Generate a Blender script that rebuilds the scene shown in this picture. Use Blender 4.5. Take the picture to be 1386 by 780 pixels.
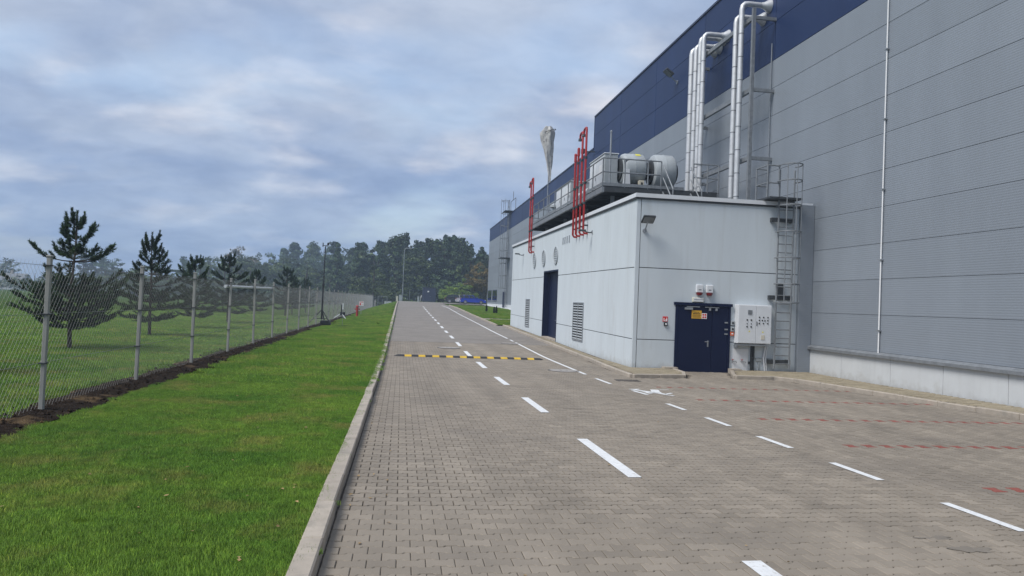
import bpy, math, random
import numpy as np
from mathutils import Vector, Matrix

S = bpy.context.scene
for o in list(bpy.data.objects):
    bpy.data.objects.remove(o)
R = math.radians

# ------------------------------------------------------------------ camera
CAM_H = 1.8
YAW, PITCH, ROLL = .1479, .0198, .0391
def camera():
    cy, sy, cp, sp, cr, sr = math.cos(YAW), math.sin(YAW), math.cos(PITCH), math.sin(PITCH), math.cos(ROLL), math.sin(ROLL)
    fwd = Vector((sy*cp, cy*cp, sp)); right = Vector((cy, -sy, 0)); up = right.cross(fwd)
    r2 = cr*right + sr*up; u2 = cr*up - sr*right
    cd = bpy.data.cameras.new('camera'); cd.sensor_width = 36; cd.lens = 36*1000/1386
    cd.clip_start = .05; cd.clip_end = 6000
    co = bpy.data.objects.new('camera', cd); S.collection.objects.link(co)
    m = Matrix((r2, u2, -fwd)).transposed().to_4x4(); m.translation = Vector((0, 0, CAM_H))
    co.matrix_world = m; S.camera = co
camera()

# ------------------------------------------------------------------ light and sky
SUN_DIR = Vector((-.55, -.24, .78)).normalized()          # towards the sun, behind the clouds on the fence side
SUN_EL = math.asin(SUN_DIR.z); SUN_AZ = math.atan2(SUN_DIR.x, SUN_DIR.y)
sl = bpy.data.lights.new('sun', 'SUN'); sl.energy = 1.35; sl.angle = R(28); sl.color = (1, .965, .92)
so = bpy.data.objects.new('sun', sl); S.collection.objects.link(so)
so.rotation_euler = (-SUN_DIR).to_track_quat('-Z', 'Y').to_euler()

def world():
    w = bpy.data.worlds.new('World'); S.world = w; w.use_nodes = True
    nt = w.node_tree; N = nt.nodes; L = nt.links
    bg = N['Background']; bg.inputs['Strength'].default_value = .1
    sky = N.new('ShaderNodeTexSky'); sky.sky_type = 'NISHITA'; sky.sun_disc = False
    sky.sun_elevation = SUN_EL; sky.sun_rotation = SUN_AZ; sky.air_density = 1.2; sky.dust_density = 2.0
    tc = N.new('ShaderNodeTexCoord'); sx = N.new('ShaderNodeSeparateXYZ'); L.new(tc.outputs['Generated'], sx.inputs[0])
    def math_(op, a, b):
        n = N.new('ShaderNodeMath'); n.operation = op
        for i, v in enumerate((a, b)):
            if isinstance(v, (int, float)): n.inputs[i].default_value = v
            else: L.new(v, n.inputs[i])
        return n.outputs[0]
    zc = math_('MAXIMUM', sx.outputs['Z'], 0.0)
    d = math_('ADD', zc, .30)
    cx = N.new('ShaderNodeCombineXYZ')
    L.new(math_('DIVIDE', sx.outputs['X'], d), cx.inputs[0]); L.new(math_('DIVIDE', sx.outputs['Y'], d), cx.inputs[1])
    mp = N.new('ShaderNodeMapping'); mp.inputs['Rotation'].default_value = (0, 0, R(-12)); mp.inputs['Scale'].default_value = (1.0, 1.25, 1)
    mp.inputs['Location'].default_value = (3.37, 1.9, 0)
    L.new(cx.outputs[0], mp.inputs[0])
    def noise(scale, detail, rough, dist=0.0):
        n = N.new('ShaderNodeTexNoise'); n.inputs['Scale'].default_value = scale; n.inputs['Detail'].default_value = detail
        n.inputs['Roughness'].default_value = rough; n.inputs['Distortion'].default_value = dist
        L.new(mp.outputs[0], n.inputs['Vector']); return n.outputs['Fac']
    def ramp(f, stops):
        r = N.new('ShaderNodeValToRGB'); L.new(f, r.inputs[0]); e = r.color_ramp.elements
        r.color_ramp.interpolation = 'EASE'
        e[0].position, e[0].color = stops[0]; e[1].position, e[1].color = stops[1]
        for p, c in stops[2:]:
            k = e.new(p); k.color = c
        return r.outputs['Color']
    def mix(f, a, b, mode='MIX'):
        n = N.new('ShaderNodeMix'); n.data_type = 'RGBA'; n.blend_type = mode
        for s, v in ((n.inputs[0], f), (n.inputs[6], a), (n.inputs[7], b)):
            if isinstance(v, (int, float, tuple)): s.default_value = v
            else: L.new(v, s)
        return n.outputs[2]
    # grey-blue cloud deck of varying thickness, thin bright patches, a few blue gaps
    body = ramp(noise(1.9, 6, .52, .25), [(.33, (1.40, 1.80, 2.58, 1)), (.66, (2.02, 2.34, 2.92, 1))])
    bright = ramp(noise(2.7, 5, .50, .25), [(.50, (0, 0, 0, 1)), (.78, (.74, .74, .74, 1))])
    fine = ramp(noise(7.5, 6, .58, .3), [(.28, (.90, .91, .93, 1)), (.72, (1.08, 1.07, 1.06, 1))])
    c = mix(bright, body, (3.55, 3.50, 3.65, 1))
    c = mix(1.0, c, fine, 'MULTIPLY')
    low = ramp(zc, [(0.0, (.72, .82, .93, 1)), (.30, (1, 1, 1, 1))])     # deck seen edge on is thicker and darker
    c = mix(1.0, c, low, 'MULTIPLY')
    gap = ramp(noise(1.4, 4, .5, .2), [(.50, (0, 0, 0, 1)), (.74, (.34, .34, .34, 1))])
    c = mix(gap, c, sky.outputs['Color'])
    L.new(c, bg.inputs['Color'])
world()
S.view_settings.view_transform = 'Standard'; S.view_settings.look = 'None'; S.view_settings.gamma = 1
S.view_settings.exposure = 1.33
S.render.engine = 'CYCLES'
cyc = S.cycles
cyc.use_denoising = True
try: cyc.denoiser = 'OPENIMAGEDENOISE'
except Exception: pass
cyc.max_bounces = 6; cyc.diffuse_bounces = 3; cyc.glossy_bounces = 3; cyc.transparent_max_bounces = 8; cyc.volume_bounces = 0
cyc.use_adaptive_sampling = False

# ------------------------------------------------------------------ materials
MATS = {}
def mat(name, col, rough=.6, metal=0., var=.0, vscale=3., bump=0., bscale=40., bdist=.01, obj_var=0., tone=0., spec=.5, stretch=(1, 1, 1),
        stain=None, stain_scale=.8, stain_lo=.5, stain_hi=.7, bands=0., bandper=.05, dirt=0, lanes=0.):
    if name in MATS: return MATS[name]
    m = bpy.data.materials.new(name); m.use_nodes = True; MATS[name] = m
    nt = m.node_tree; N = nt.nodes; L = nt.links; b = N['Principled BSDF']
    b.inputs['Roughness'].default_value = rough; b.inputs['Metallic'].default_value = metal
    b.inputs['Specular IOR Level'].default_value = spec
    geo = N.new('ShaderNodeNewGeometry')
    cur = None
    def rgb(c):
        n = N.new('ShaderNodeRGB'); n.outputs[0].default_value = (*c, 1); return n.outputs[0]
    def mixc(f, a, bb, mode='MIX'):
        n = N.new('ShaderNodeMix'); n.data_type = 'RGBA'; n.blend_type = mode; n.clamp_result = False
        for s, v in ((n.inputs[0], f), (n.inputs[6], a), (n.inputs[7], bb)):
            if isinstance(v, (int, float)): s.default_value = v
            else: L.new(v, s)
        return n.outputs[2]
    def scale_by(c, val):          # c * val (value socket)
        n = N.new('ShaderNodeVectorMath'); n.operation = 'SCALE'; L.new(c, n.inputs[0]); L.new(val, n.inputs['Scale']); return n.outputs[0]
    def mrange(v, a, bb, c0=0., c1=1.):
        n = N.new('ShaderNodeMapRange'); L.new(v, n.inputs[0]); n.inputs[1].default_value = c0; n.inputs[2].default_value = c1
        n.inputs[3].default_value = a; n.inputs[4].default_value = bb; return n.outputs[0]
    vec = geo.outputs['Position']
    if stretch != (1, 1, 1):
        mp = N.new('ShaderNodeMapping'); mp.inputs['Scale'].default_value = stretch; L.new(vec, mp.inputs[0]); vec = mp.outputs[0]
    cur = rgb(col)
    if var:
        n = N.new('ShaderNodeTexNoise'); n.inputs['Scale'].default_value = vscale; n.inputs['Detail'].default_value = 5; n.inputs['Roughness'].default_value = .6
        L.new(vec, n.inputs['Vector']); cur = scale_by(cur, mrange(n.outputs['Fac'], 1-var, 1+var, .3, .7))
    if obj_var:
        oi = N.new('ShaderNodeObjectInfo'); cur = scale_by(cur, mrange(oi.outputs['Random'], 1-obj_var, 1+obj_var))
    if tone:
        at = N.new('ShaderNodeAttribute'); at.attribute_name = 'tone'; cur = scale_by(cur, mrange(at.outputs['Fac'], 1-tone, 1+tone))
    if stain:
        n = N.new('ShaderNodeTexNoise'); n.inputs['Scale'].default_value = stain_scale; n.inputs['Detail'].default_value = 6; n.inputs['Roughness'].default_value = .62
        L.new(vec, n.inputs['Vector']); cur = mixc(mrange(n.outputs['Fac'], 0, 1, stain_lo, stain_hi), cur, rgb(stain))
    if lanes:     # long streaks of wear along the way the traffic runs
        mp3 = N.new('ShaderNodeMapping'); mp3.inputs['Scale'].default_value = (1.1, .07, 1); L.new(geo.outputs['Position'], mp3.inputs[0])
        n3 = N.new('ShaderNodeTexNoise'); n3.inputs['Scale'].default_value = 1.3; n3.inputs['Detail'].default_value = 4; L.new(mp3.outputs[0], n3.inputs['Vector'])
        cur = scale_by(cur, mrange(n3.outputs['Fac'], 1-lanes, 1+lanes, .3, .7))
    if dirt:      # splashed soil on the lowest part of the plaster, with a ragged upper edge
        sp = N.new('ShaderNodeSeparateXYZ'); L.new(geo.outputs['Position'], sp.inputs[0])
        n = N.new('ShaderNodeTexNoise'); n.inputs['Scale'].default_value = 3.5; n.inputs['Detail'].default_value = 7; n.inputs['Roughness'].default_value = .7; L.new(geo.outputs['Position'], n.inputs['Vector'])
        ad = N.new('ShaderNodeMath'); ad.operation = 'MULTIPLY_ADD'; L.new(n.outputs['Fac'], ad.inputs[0]); ad.inputs[1].default_value = -.9; L.new(sp.outputs['Z'], ad.inputs[2])
        cur = mixc(mrange(ad.outputs[0], .6, 0., -.74, -.34), cur, rgb((.30, .285, .25)))
        mp2 = N.new('ShaderNodeMapping'); mp2.inputs['Scale'].default_value = (2.5, 2.5, .12); L.new(geo.outputs['Position'], mp2.inputs[0])
        n2 = N.new('ShaderNodeTexNoise'); n2.inputs['Scale'].default_value = 2.2; n2.inputs['Detail'].default_value = 6; L.new(mp2.outputs[0], n2.inputs['Vector'])
        cur = mixc(mrange(n2.outputs['Fac'], 0., .26, .54, .78), cur, rgb((.40, .41, .40)))
    L.new(cur, b.inputs['Base Color'])
    h = None
    if bump:
        n = N.new('ShaderNodeTexNoise'); n.inputs['Scale'].default_value = bscale; n.inputs['Detail'].default_value = 4; L.new(geo.outputs['Position'], n.inputs['Vector'])
        bp = N.new('ShaderNodeBump'); bp.inputs['Strength'].default_value = bump; bp.inputs['Distance'].default_value = bdist
        L.new(n.outputs['Fac'], bp.inputs['Height']); h = bp.outputs[0]
    if bands:
        wv = N.new('ShaderNodeTexWave'); wv.bands_direction = 'Z'; wv.inputs['Scale'].default_value = .31416/bandper
        L.new(geo.outputs['Position'], wv.inputs['Vector'])
        bp = N.new('ShaderNodeBump'); bp.inputs['Strength'].default_value = bands; bp.inputs['Distance'].default_value = .004
        L.new(wv.outputs['Fac'], bp.inputs['Height'])
        if h: L.new(h, bp.inputs['Normal'])
        h = bp.outputs[0]
    if h: L.new(h, b.inputs['Normal'])
    return m

M_PLASTER = mat('white_plaster', (.555, .605, .635), .85, var=.04, vscale=1.3, dirt=1, bump=.25, bscale=130, bdist=.003, obj_var=.012,
                stain=(.41, .42, .41), stain_scale=1.1, stain_lo=.60, stain_hi=.95, stretch=(1, 1, .35))
M_JOINT = mat('dark_joint', (.075, .08, .088), .9)
M_GREYP = mat('grey_cladding', (.222, .248, .280), .5, var=.07, vscale=.6, stretch=(1, 1, .25), obj_var=.045, bands=.45, bandper=.06, spec=.4)
M_BLUEP = mat('blue_cladding', (.011, .027, .088), .5, var=.12, vscale=.6, obj_var=.06, bands=.25, bandper=.06, spec=.28, stretch=(1, 1, .2))
M_BLUEDOOR = mat('dark_blue_paint', (.004, .009, .038), .5, spec=.25, var=.08, vscale=2)
M_NAVYCAP = mat('navy_trim', (.010, .016, .05), .4)
M_GALV = mat('galvanised_steel', (.33, .35, .37), .5, .55, var=.15, vscale=8)
M_GALVD = mat('dull_galvanised_steel', (.22, .235, .25), .6, .35, var=.2, vscale=6)
M_DARKST = mat('dark_steel', (.055, .06, .065), .6, .3, var=.2, vscale=6)
M_SILVER = mat('silver_insulation_jacket', (.60, .61, .62), .48, .40, var=.10, vscale=5, bump=.15, bscale=9, bdist=.01)
M_FANGREY = mat('light_grey_enamel', (.37, .40, .415), .5, var=.07, vscale=4)
M_WHITEMETAL = mat('white_enamel', (.66, .68, .70), .45, var=.04, vscale=4)
M_RED = mat('red_enamel', (.36, .020, .020), .4, var=.12, vscale=6)
M_REDPLAS = mat('dark_red_lens', (.16, .01, .012), .3)
M_REDSIGN = mat('red_sign_print', (.60, .03, .025), .5)
M_WHITE = mat('white_print', (.80, .80, .80), .5)
M_BLACK = mat('black_plastic', (.018, .018, .02), .5)
M_YELLOW = mat('yellow_sign_print', (.72, .40, .04), .5)
M_YELLAB = mat('yellow_label', (.72, .66, .05), .5)
M_ORANGE = mat('orange_plastic', (.62, .13, .05), .5)
M_CREAM = mat('cream_plastic', (.62, .60, .48), .5)
M_BEIGE = mat('beige_box_paint', (.58, .54, .44), .5)
M_CONC = mat('kerb_concrete', (.365, .318, .262), .9, var=.13, vscale=5, bump=.5, bscale=160, bdist=.003, obj_var=.07,
             stain=(.17, .16, .14), stain_scale=2.2, stain_lo=.55, stain_hi=.8)
M_PLINTH = mat('plinth_plaster', (.535, .555, .565), .85, dirt=1, var=.05, vscale=1.5, bump=.2, bscale=100, bdist=.003,
               stain=(.42, .43, .40), stain_scale=1.0, stain_lo=.58, stain_hi=.85, stretch=(1, 1, .6))
M_PAVE = mat('concrete_paver', (.241, .206, .164), .88, var=.10, vscale=1.1, bump=.45, bscale=240, bdist=.002, tone=.15, lanes=.13,
             stain=(.165, .143, .118), stain_scale=.55, stain_lo=.52, stain_hi=.78)
M_PAVEI = mat('concrete_paver_single', (.241, .206, .164), .88, var=.10, vscale=1.1, bump=.45, bscale=240, bdist=.002, obj_var=.12, lanes=.13,
              stain=(.165, .143, .118), stain_scale=.55, stain_lo=.52, stain_hi=.78)
M_PAVERED = mat('red_paver', (.255, .075, .055), .88, var=.12, vscale=2, bump=.45, bscale=240, bdist=.002, obj_var=.15, tone=.12)
M_PAVEY = mat('walkway_paver', (.285, .240, .165), .9, var=.12, vscale=2, bump=.4, bscale=200, bdist=.002, tone=.2)
M_SAND = mat('joint_sand', (.085, .070, .054), .95, var=.25, vscale=14)
M_PAINT = mat('road_paint', (.70, .71, .71), .7, var=.08, vscale=9, stain=(.36, .33, .29), stain_scale=22, stain_lo=.55, stain_hi=.74)
M_SOIL = mat('bare_soil', (.024, .017, .012), .95, spec=.05, var=.45, vscale=9, bump=1., bscale=30, bdist=.03, stain=(.125, .085, .045), stain_scale=1.4, stain_lo=.56, stain_hi=.7)
M_POST = mat('concrete_grey_post', (.31, .305, .285), .7, var=.08, vscale=4, obj_var=.06)
M_WIRE = mat('galvanised_wire', (.23, .235, .23), .6, .2)
M_IRON = mat('cast_iron', (.07, .062, .056), .7, .2, var=.2, vscale=10)
M_COVERC = mat('cover_concrete', (.30, .28, .26), .85, var=.12, vscale=8)
M_BUMPY = mat('yellow_rubber', (.60, .38, .02), .6, var=.14, vscale=7)
M_BUMPK = mat('black_rubber', (.022, .022, .024), .7, var=.2, vscale=7)
M_BARK = mat('bark', (.060, .048, .040), .95, var=.3, vscale=8, bump=.8, bscale=25, bdist=.02)
M_GLASS = mat('window_glass', (.012, .016, .022), .08, spec=.6)
M_FABRIC = mat('windsock_fabric', (.46, .455, .44), .9, var=.25, vscale=5, stain=(.14, .14, .14), stain_scale=3.4, stain_lo=.58, stain_hi=.64)  # dark blotches paint the shade of the folds into the cloth colour
M_ROOF = mat('roof_membrane', (.16, .17, .18), .9, var=.1, vscale=2)

def leaf_mat(name, col, tone=.45, var=.2, vscale=.5, trans=.25, col2=None):
    m = bpy.data.materials.new(name); m.use_nodes = True; nt = m.node_tree; N = nt.nodes; L = nt.links; b = N['Principled BSDF']
    b.inputs['Roughness'].default_value = .6; b.inputs['Specular IOR Level'].default_value = .25
    at = N.new('ShaderNodeAttribute'); at.attribute_name = 'tone'
    oi = N.new('ShaderNodeObjectInfo')
    r = N.new('ShaderNodeMix'); r.data_type = 'RGBA'
    c2 = col2 or (col[0]*1.5, col[1]*1.25, col[2]*.8)
    r.inputs[6].default_value = (*col, 1); r.inputs[7].default_value = (*c2, 1)
    mr = N.new('ShaderNodeMath'); mr.operation = 'MULTIPLY'; L.new(at.outputs['Fac'], mr.inputs[0]); mr.inputs[1].default_value = .8
    L.new(mr.outputs[0], r.inputs[0])
    m2 = N.new('ShaderNodeMapRange'); L.new(oi.outputs['Random'], m2.inputs[0]); m2.inputs[3].default_value = 1-var; m2.inputs[4].default_value = 1+var
    m3 = N.new('ShaderNodeMapRange'); L.new(at.outputs['Fac'], m3.inputs[0]); m3.inputs[3].default_value = 1-tone; m3.inputs[4].default_value = 1+tone
    mm = N.new('ShaderNodeMath'); mm.operation = 'MULTIPLY'; L.new(m2.outputs[0], mm.inputs[0]); L.new(m3.outputs[0], mm.inputs[1])
    sc = N.new('ShaderNodeVectorMath'); sc.operation = 'SCALE'; L.new(r.outputs[2], sc.inputs[0]); L.new(mm.outputs[0], sc.inputs['Scale'])
    L.new(sc.outputs[0], b.inputs['Base Color'])
    if trans:
        tr = N.new('ShaderNodeBsdfTranslucent'); L.new(sc.outputs[0], tr.inputs['Color'])
        mx = N.new('ShaderNodeMixShader'); mx.inputs[0].default_value = trans; L.new(b.outputs[0], mx.inputs[1]); L.new(tr.outputs[0], mx.inputs[2])
        L.new(mx.outputs[0], N['Material Output'].inputs['Surface'])
    return m
M_LEAF = [leaf_mat('dark_leaves', (.040, .072, .046), tone=.75, col2=(.105, .150, .066)), leaf_mat('mid_leaves', (.066, .104, .046), tone=.75, col2=(.140, .175, .060)), leaf_mat('bright_leaves', (.17, .27, .07)),  # lighter second colour paints crown highlights onto random leaf clumps
          leaf_mat('autumn_leaves', (.15, .13, .05), col2=(.20, .135, .045))]
M_NEEDLE = leaf_mat('pine_needles', (.032, .066, .034), tone=.65, var=.2, trans=.2, col2=(.064, .100, .036))
M_SHRUB = leaf_mat('conifer_shrub', (.014, .026, .014), trans=0)

def grass_mat(name, blades):
    """mown grass: greener and yellower patches by place; the same field drives the blades and the sod under them"""
    m = bpy.data.materials.new(name); m.use_nodes = True; nt = m.node_tree; N = nt.nodes; L = nt.links; b = N['Principled BSDF']
    b.inputs['Roughness'].default_value = .6 if blades else .95; b.inputs['Specular IOR Level'].default_value = .2 if blades else .0
    geo = N.new('ShaderNodeNewGeometry')
    def noise(s, d=4, rough=.55):
        n = N.new('ShaderNodeTexNoise'); n.inputs['Scale'].default_value = s; n.inputs['Detail'].default_value = d; n.inputs['Roughness'].default_value = rough
        L.new(geo.outputs['Position'], n.inputs['Vector']); return n.outputs['Fac']
    def ramp(f, stops):
        r = N.new('ShaderNodeValToRGB'); L.new(f, r.inputs[0]); e = r.color_ramp.elements
        e[0].position, e[0].color = stops[0]; e[1].position, e[1].color = stops[1]
        for p, c in stops[2:]:
            k = e.new(p); k.color = c
        return r.outputs[0]
    def mixc(f, a, bb, mode='MIX'):
        n = N.new('ShaderNodeMix'); n.data_type = 'RGBA'; n.blend_type = mode; n.clamp_result = False
        for s, v in ((n.inputs[0], f), (n.inputs[6], a), (n.inputs[7], bb)):
            if isinstance(v, (int, float, tuple)): s.default_value = v
            else: L.new(v, s)
        return n.outputs[2]
    k = 1.0 if blades else .30  # sod colour darkened to stand in for self-shadow among the grass
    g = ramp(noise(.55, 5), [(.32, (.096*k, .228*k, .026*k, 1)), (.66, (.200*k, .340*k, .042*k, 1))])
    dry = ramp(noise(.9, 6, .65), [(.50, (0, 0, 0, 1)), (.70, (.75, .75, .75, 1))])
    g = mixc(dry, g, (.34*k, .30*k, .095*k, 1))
    fine = ramp(noise(7, 4), [(.3, (.72, .72, .72, 1)), (.7, (1.22, 1.22, 1.22, 1))])
    g = mixc(1.0, g, fine, 'MULTIPLY')
    if blades:
        at = N.new('ShaderNodeAttribute'); at.attribute_name = 'tone'
        t = ramp(at.outputs['Fac'], [(0., (.55, .6, .6, 1)), (.75, (1.15, 1.15, 1.0, 1)), (1.0, (2.0, 1.6, 1.3, 1))])
        g = mixc(1.0, g, t, 'MULTIPLY')
        up = N.new('ShaderNodeVectorMath'); up.operation = 'ADD'; L.new(geo.outputs['Normal'], up.inputs[0]); up.inputs[1].default_value = (0, 0, 1.3)
        un = N.new('ShaderNodeVectorMath'); un.operation = 'NORMALIZE'; L.new(up.outputs[0], un.inputs[0]); L.new(un.outputs[0], b.inputs['Normal'])
        tr = N.new('ShaderNodeBsdfTranslucent'); L.new(g, tr.inputs['Color'])
        mx = N.new('ShaderNodeMixShader'); mx.inputs[0].default_value = .3; L.new(b.outputs[0], mx.inputs[1]); L.new(tr.outputs[0], mx.inputs[2])
        L.new(mx.outputs[0], N['Material Output'].inputs['Surface'])
    else:
        bp = N.new('ShaderNodeBump'); bp.inputs['Strength'].default_value = .8; bp.inputs['Distance'].default_value = .03
        L.new(noise(45, 3), bp.inputs['Height']); L.new(bp.outputs[0], b.inputs['Normal'])
    L.new(g, b.inputs['Base Color'])
    return m
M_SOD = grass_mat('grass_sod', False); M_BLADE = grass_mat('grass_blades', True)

def paving_far_mat():
    m = bpy.data.materials.new('distant_paving'); m.use_nodes = True; nt = m.node_tree; N = nt.nodes; L = nt.links; b = N['Principled BSDF']
    b.inputs['Roughness'].default_value = .88
    geo = N.new('ShaderNodeNewGeometry')
    br = N.new('ShaderNodeTexBrick'); L.new(geo.outputs['Position'], br.inputs['Vector'])
    br.inputs['Scale'].default_value = 1; br.inputs['Brick Width'].default_value = .2; br.inputs['Row Height'].default_value = .1425
    br.inputs['Mortar Size'].default_value = .005; br.inputs['Color1'].default_value = (.252, .226, .200, 1); br.inputs['Color2'].default_value = (.214, .192, .169, 1)
    br.inputs['Mortar'].default_value = (.105, .088, .068, 1)
    n = N.new('ShaderNodeTexNoise'); n.inputs['Scale'].default_value = .55; n.inputs['Detail'].default_value = 6; n.inputs['Roughness'].default_value = .62
    L.new(geo.outputs['Position'], n.inputs['Vector'])
    mr = N.new('ShaderNodeMapRange'); L.new(n.outputs['Fac'], mr.inputs[0]); mr.inputs[1].default_value = .35; mr.inputs[2].default_value = .72; mr.inputs[3].default_value = 1.05; mr.inputs[4].default_value = .78
    sc = N.new('ShaderNodeVectorMath'); sc.operation = 'SCALE'; L.new(br.outputs['Color'], sc.inputs[0]); L.new(mr.outputs[0], sc.inputs['Scale'])
    L.new(sc.outputs[0], b.inputs['Base Color']); return m
M_PAVEFAR = paving_far_mat()

# ------------------------------------------------------------------ helpers
ORG = {}
def link(o): S.collection.objects.link(o); return o
def tag(o, label=None, cat=None, group=None, kind=None):
    if label: o['label'] = label
    if cat: o['category'] = cat
    if group: o['group'] = group
    if kind: o['kind'] = kind
    return o
def thing(name, loc, label, cat, group=None):
    o = link(bpy.data.objects.new(name, None)); o.location = loc; o.empty_display_size = .2
    ORG[o.name] = Vector(loc); return tag(o, label, cat, group)

class MB:
    def __init__(s): s.v = []; s.f = []; s.m = []; s.cur = 0
    def face(s, idx): s.f.append(tuple(idx)); s.m.append(s.cur)
    def add(s, vs, fs):
        n = len(s.v); s.v += [tuple(map(float, p)) for p in vs]
        for f in fs: s.face([n+i for i in f])
        return s
    def box(s, x0, x1, y0, y1, z0, z1):
        if x0 > x1: x0, x1 = x1, x0
        if y0 > y1: y0, y1 = y1, y0
        if z0 > z1: z0, z1 = z1, z0
        return s.add([(x0,y0,z0),(x1,y0,z0),(x1,y1,z0),(x0,y1,z0),(x0,y0,z1),(x1,y0,z1),(x1,y1,z1),(x0,y1,z1)],
                     [(0,3,2,1),(4,5,6,7),(0,1,5,4),(1,2,6,5),(2,3,7,6),(3,0,4,7)])
    def bbox(s, x0, x1, y0, y1, z0, z1, b):
        """box with chamfered edges (24 corners)"""
        X = (x0, x1); Y = (y0, y1); Z = (z0, z1)
        ids = {}; vs = []
        for i in (0, 1):
            for j in (0, 1):
                for k in (0, 1):
                    sx, sy, sz = (1-2*i)*b, (1-2*j)*b, (1-2*k)*b
                    for a, p in (('x', (X[i], Y[j]+sy, Z[k]+sz)), ('y', (X[i]+sx, Y[j], Z[k]+sz)), ('z', (X[i]+sx, Y[j]+sy, Z[k]))):
                        ids[i, j, k, a] = len(vs); vs.append(p)
        fs = []
        for i in (0, 1):
            q = [ids[i,0,0,'x'], ids[i,1,0,'x'], ids[i,1,1,'x'], ids[i,0,1,'x']]; fs.append(q if i else q[::-1])
            q = [ids[0,i,0,'y'], ids[1,i,0,'y'], ids[1,i,1,'y'], ids[0,i,1,'y']]; fs.append(q[::-1] if i else q)
            q = [ids[0,0,i,'z'], ids[1,0,i,'z'], ids[1,1,i,'z'], ids[0,1,i,'z']]; fs.append(q if i else q[::-1])
        for i in (0, 1):
            for j in (0, 1):
                fs.append([ids[i,j,0,'x'], ids[i,j,1,'x'], ids[i,j,1,'y'], ids[i,j,0,'y']])
                fs.append([ids[i,0,j,'x'], ids[i,1,j,'x'], ids[i,1,j,'z'], ids[i,0,j,'z']])
                fs.append([ids[0,i,j,'y'], ids[1,i,j,'y'], ids[1,i,j,'z'], ids[0,i,j,'z']])
                for k in (0, 1): fs.append([ids[i,j,k,'x'], ids[i,j,k,'y'], ids[i,j,k,'z']])
        c = Vector(((x0+x1)/2, (y0+y1)/2, (z0+z1)/2)); out = []
        for f in fs:
            p = [Vector(vs[q]) for q in f]; n = (p[1]-p[0]).cross(p[2]-p[0])
            out.append(f if n.dot(sum(p, Vector())/len(p)-c) > 0 else f[::-1])
        return s.add(vs, out)
    def tube(s, pts, r, n=8, cap=True, r1=None):
        pts = [Vector(p) for p in pts]; rings = []; base = len(s.v); k = len(pts)
        prev = None
        for i, p in enumerate(pts):
            d = (pts[min(i+1, k-1)]-pts[max(i-1, 0)]).normalized()
            if prev is None:
                a = Vector((0, 0, 1)) if abs(d.z) < .9 else Vector((1, 0, 0)); u = d.cross(a).normalized()
            else:
                u = (prev - d*prev.dot(d))
                u = u.normalized() if u.length > 1e-6 else d.orthogonal().normalized()
            prev = u; w = d.cross(u)
            rr = r if r1 is None else r + (r1-r)*i/(k-1)
            if isinstance(rr, (list, tuple)): rr = rr[i]
            for j in range(n):
                t = 2*math.pi*j/n + math.pi/n; q = p + (u*math.cos(t)+w*math.sin(t))*rr; s.v.append(tuple(q))
        for i in range(k-1):
            for j in range(n):
                a = base+i*n+j; b = base+i*n+(j+1) % n; s.face((a, b, b+n, a+n))
        if cap:
            s.face([base+j for j in range(n)][::-1]); s.face([base+(k-1)*n+j for j in range(n)])
        return s
    def bar(s, a, b, w): return s.tube([a, b], w*.7071, 4)
    def lathe(s, c, axis, prof, n=24):
        """prof: (distance along axis, radius)"""
        c = Vector(c); d = Vector(axis).normalized(); u = d.orthogonal().normalized(); w = d.cross(u); base = len(s.v)
        for h, r in prof:
            for j in range(n):
                t = 2*math.pi*j/n; s.v.append(tuple(c+d*h+(u*math.cos(t)+w*math.sin(t))*max(r, 1e-4)))
        for i in range(len(prof)-1):
            for j in range(n):
                a = base+i*n+j; b = base+i*n+(j+1) % n; s.face((a, b, b+n, a+n))
        if prof[0][1] > .001: s.face([base+j for j in range(n)][::-1])
        if prof[-1][1] > .001: s.face([base+(len(prof)-1)*n+j for j in range(n)])
        return s
    def prism(s, poly, axis, a, b):
        """poly in the two other axes, extruded along axis from a to b"""
        def P(p, t): return {'x': (t, p[0], p[1]), 'y': (p[0], t, p[1]), 'z': (p[0], p[1], t)}[axis]
        n = len(poly); vs = [P(p, a) for p in poly]+[P(p, b) for p in poly]
        fs = [list(range(n))[::-1], [n+i for i in range(n)]]+[[i, (i+1) % n, n+(i+1) % n, n+i] for i in range(n)]
        ar = sum(poly[i][0]*poly[(i+1) % n][1]-poly[(i+1) % n][0]*poly[i][1] for i in range(n))
        flip = (ar < 0) ^ (axis == 'y') ^ (b < a)
        return s.add(vs, [f[::-1] for f in fs] if flip else fs)
    def map(s, fn): s.v = [tuple(fn(*p)) for p in s.v]; return s
    def mesh(s, name, mats, org=(0, 0, 0), smooth=False):
        me = bpy.data.meshes.new(name); o = Vector(org)
        me.from_pydata([(p[0]-o.x, p[1]-o.y, p[2]-o.z) for p in s.v], [], s.f)
        mats = mats if isinstance(mats, (list, tuple)) else [mats]
        for m in mats: me.materials.append(m)
        if len(mats) > 1: me.polygons.foreach_set('material_index', s.m)
        if smooth: 
            me.polygons.foreach_set('use_smooth', [True]*len(s.f))
            try: me.set_sharp_from_angle(angle=R(40))
            except Exception: pass
        me.update(); return me
    def build(s, name, mats, parent=None, smooth=False, org=None, **kw):
        og = ORG[parent.name] if parent is not None else Vector(org or (0, 0, 0))
        ob = link(bpy.data.objects.new(name, s.mesh(name, mats, og, smooth)))
        if parent is None: ob.location = og
        else: ob.parent = parent
        ORG[ob.name] = og
        return tag(ob, **kw)
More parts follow.
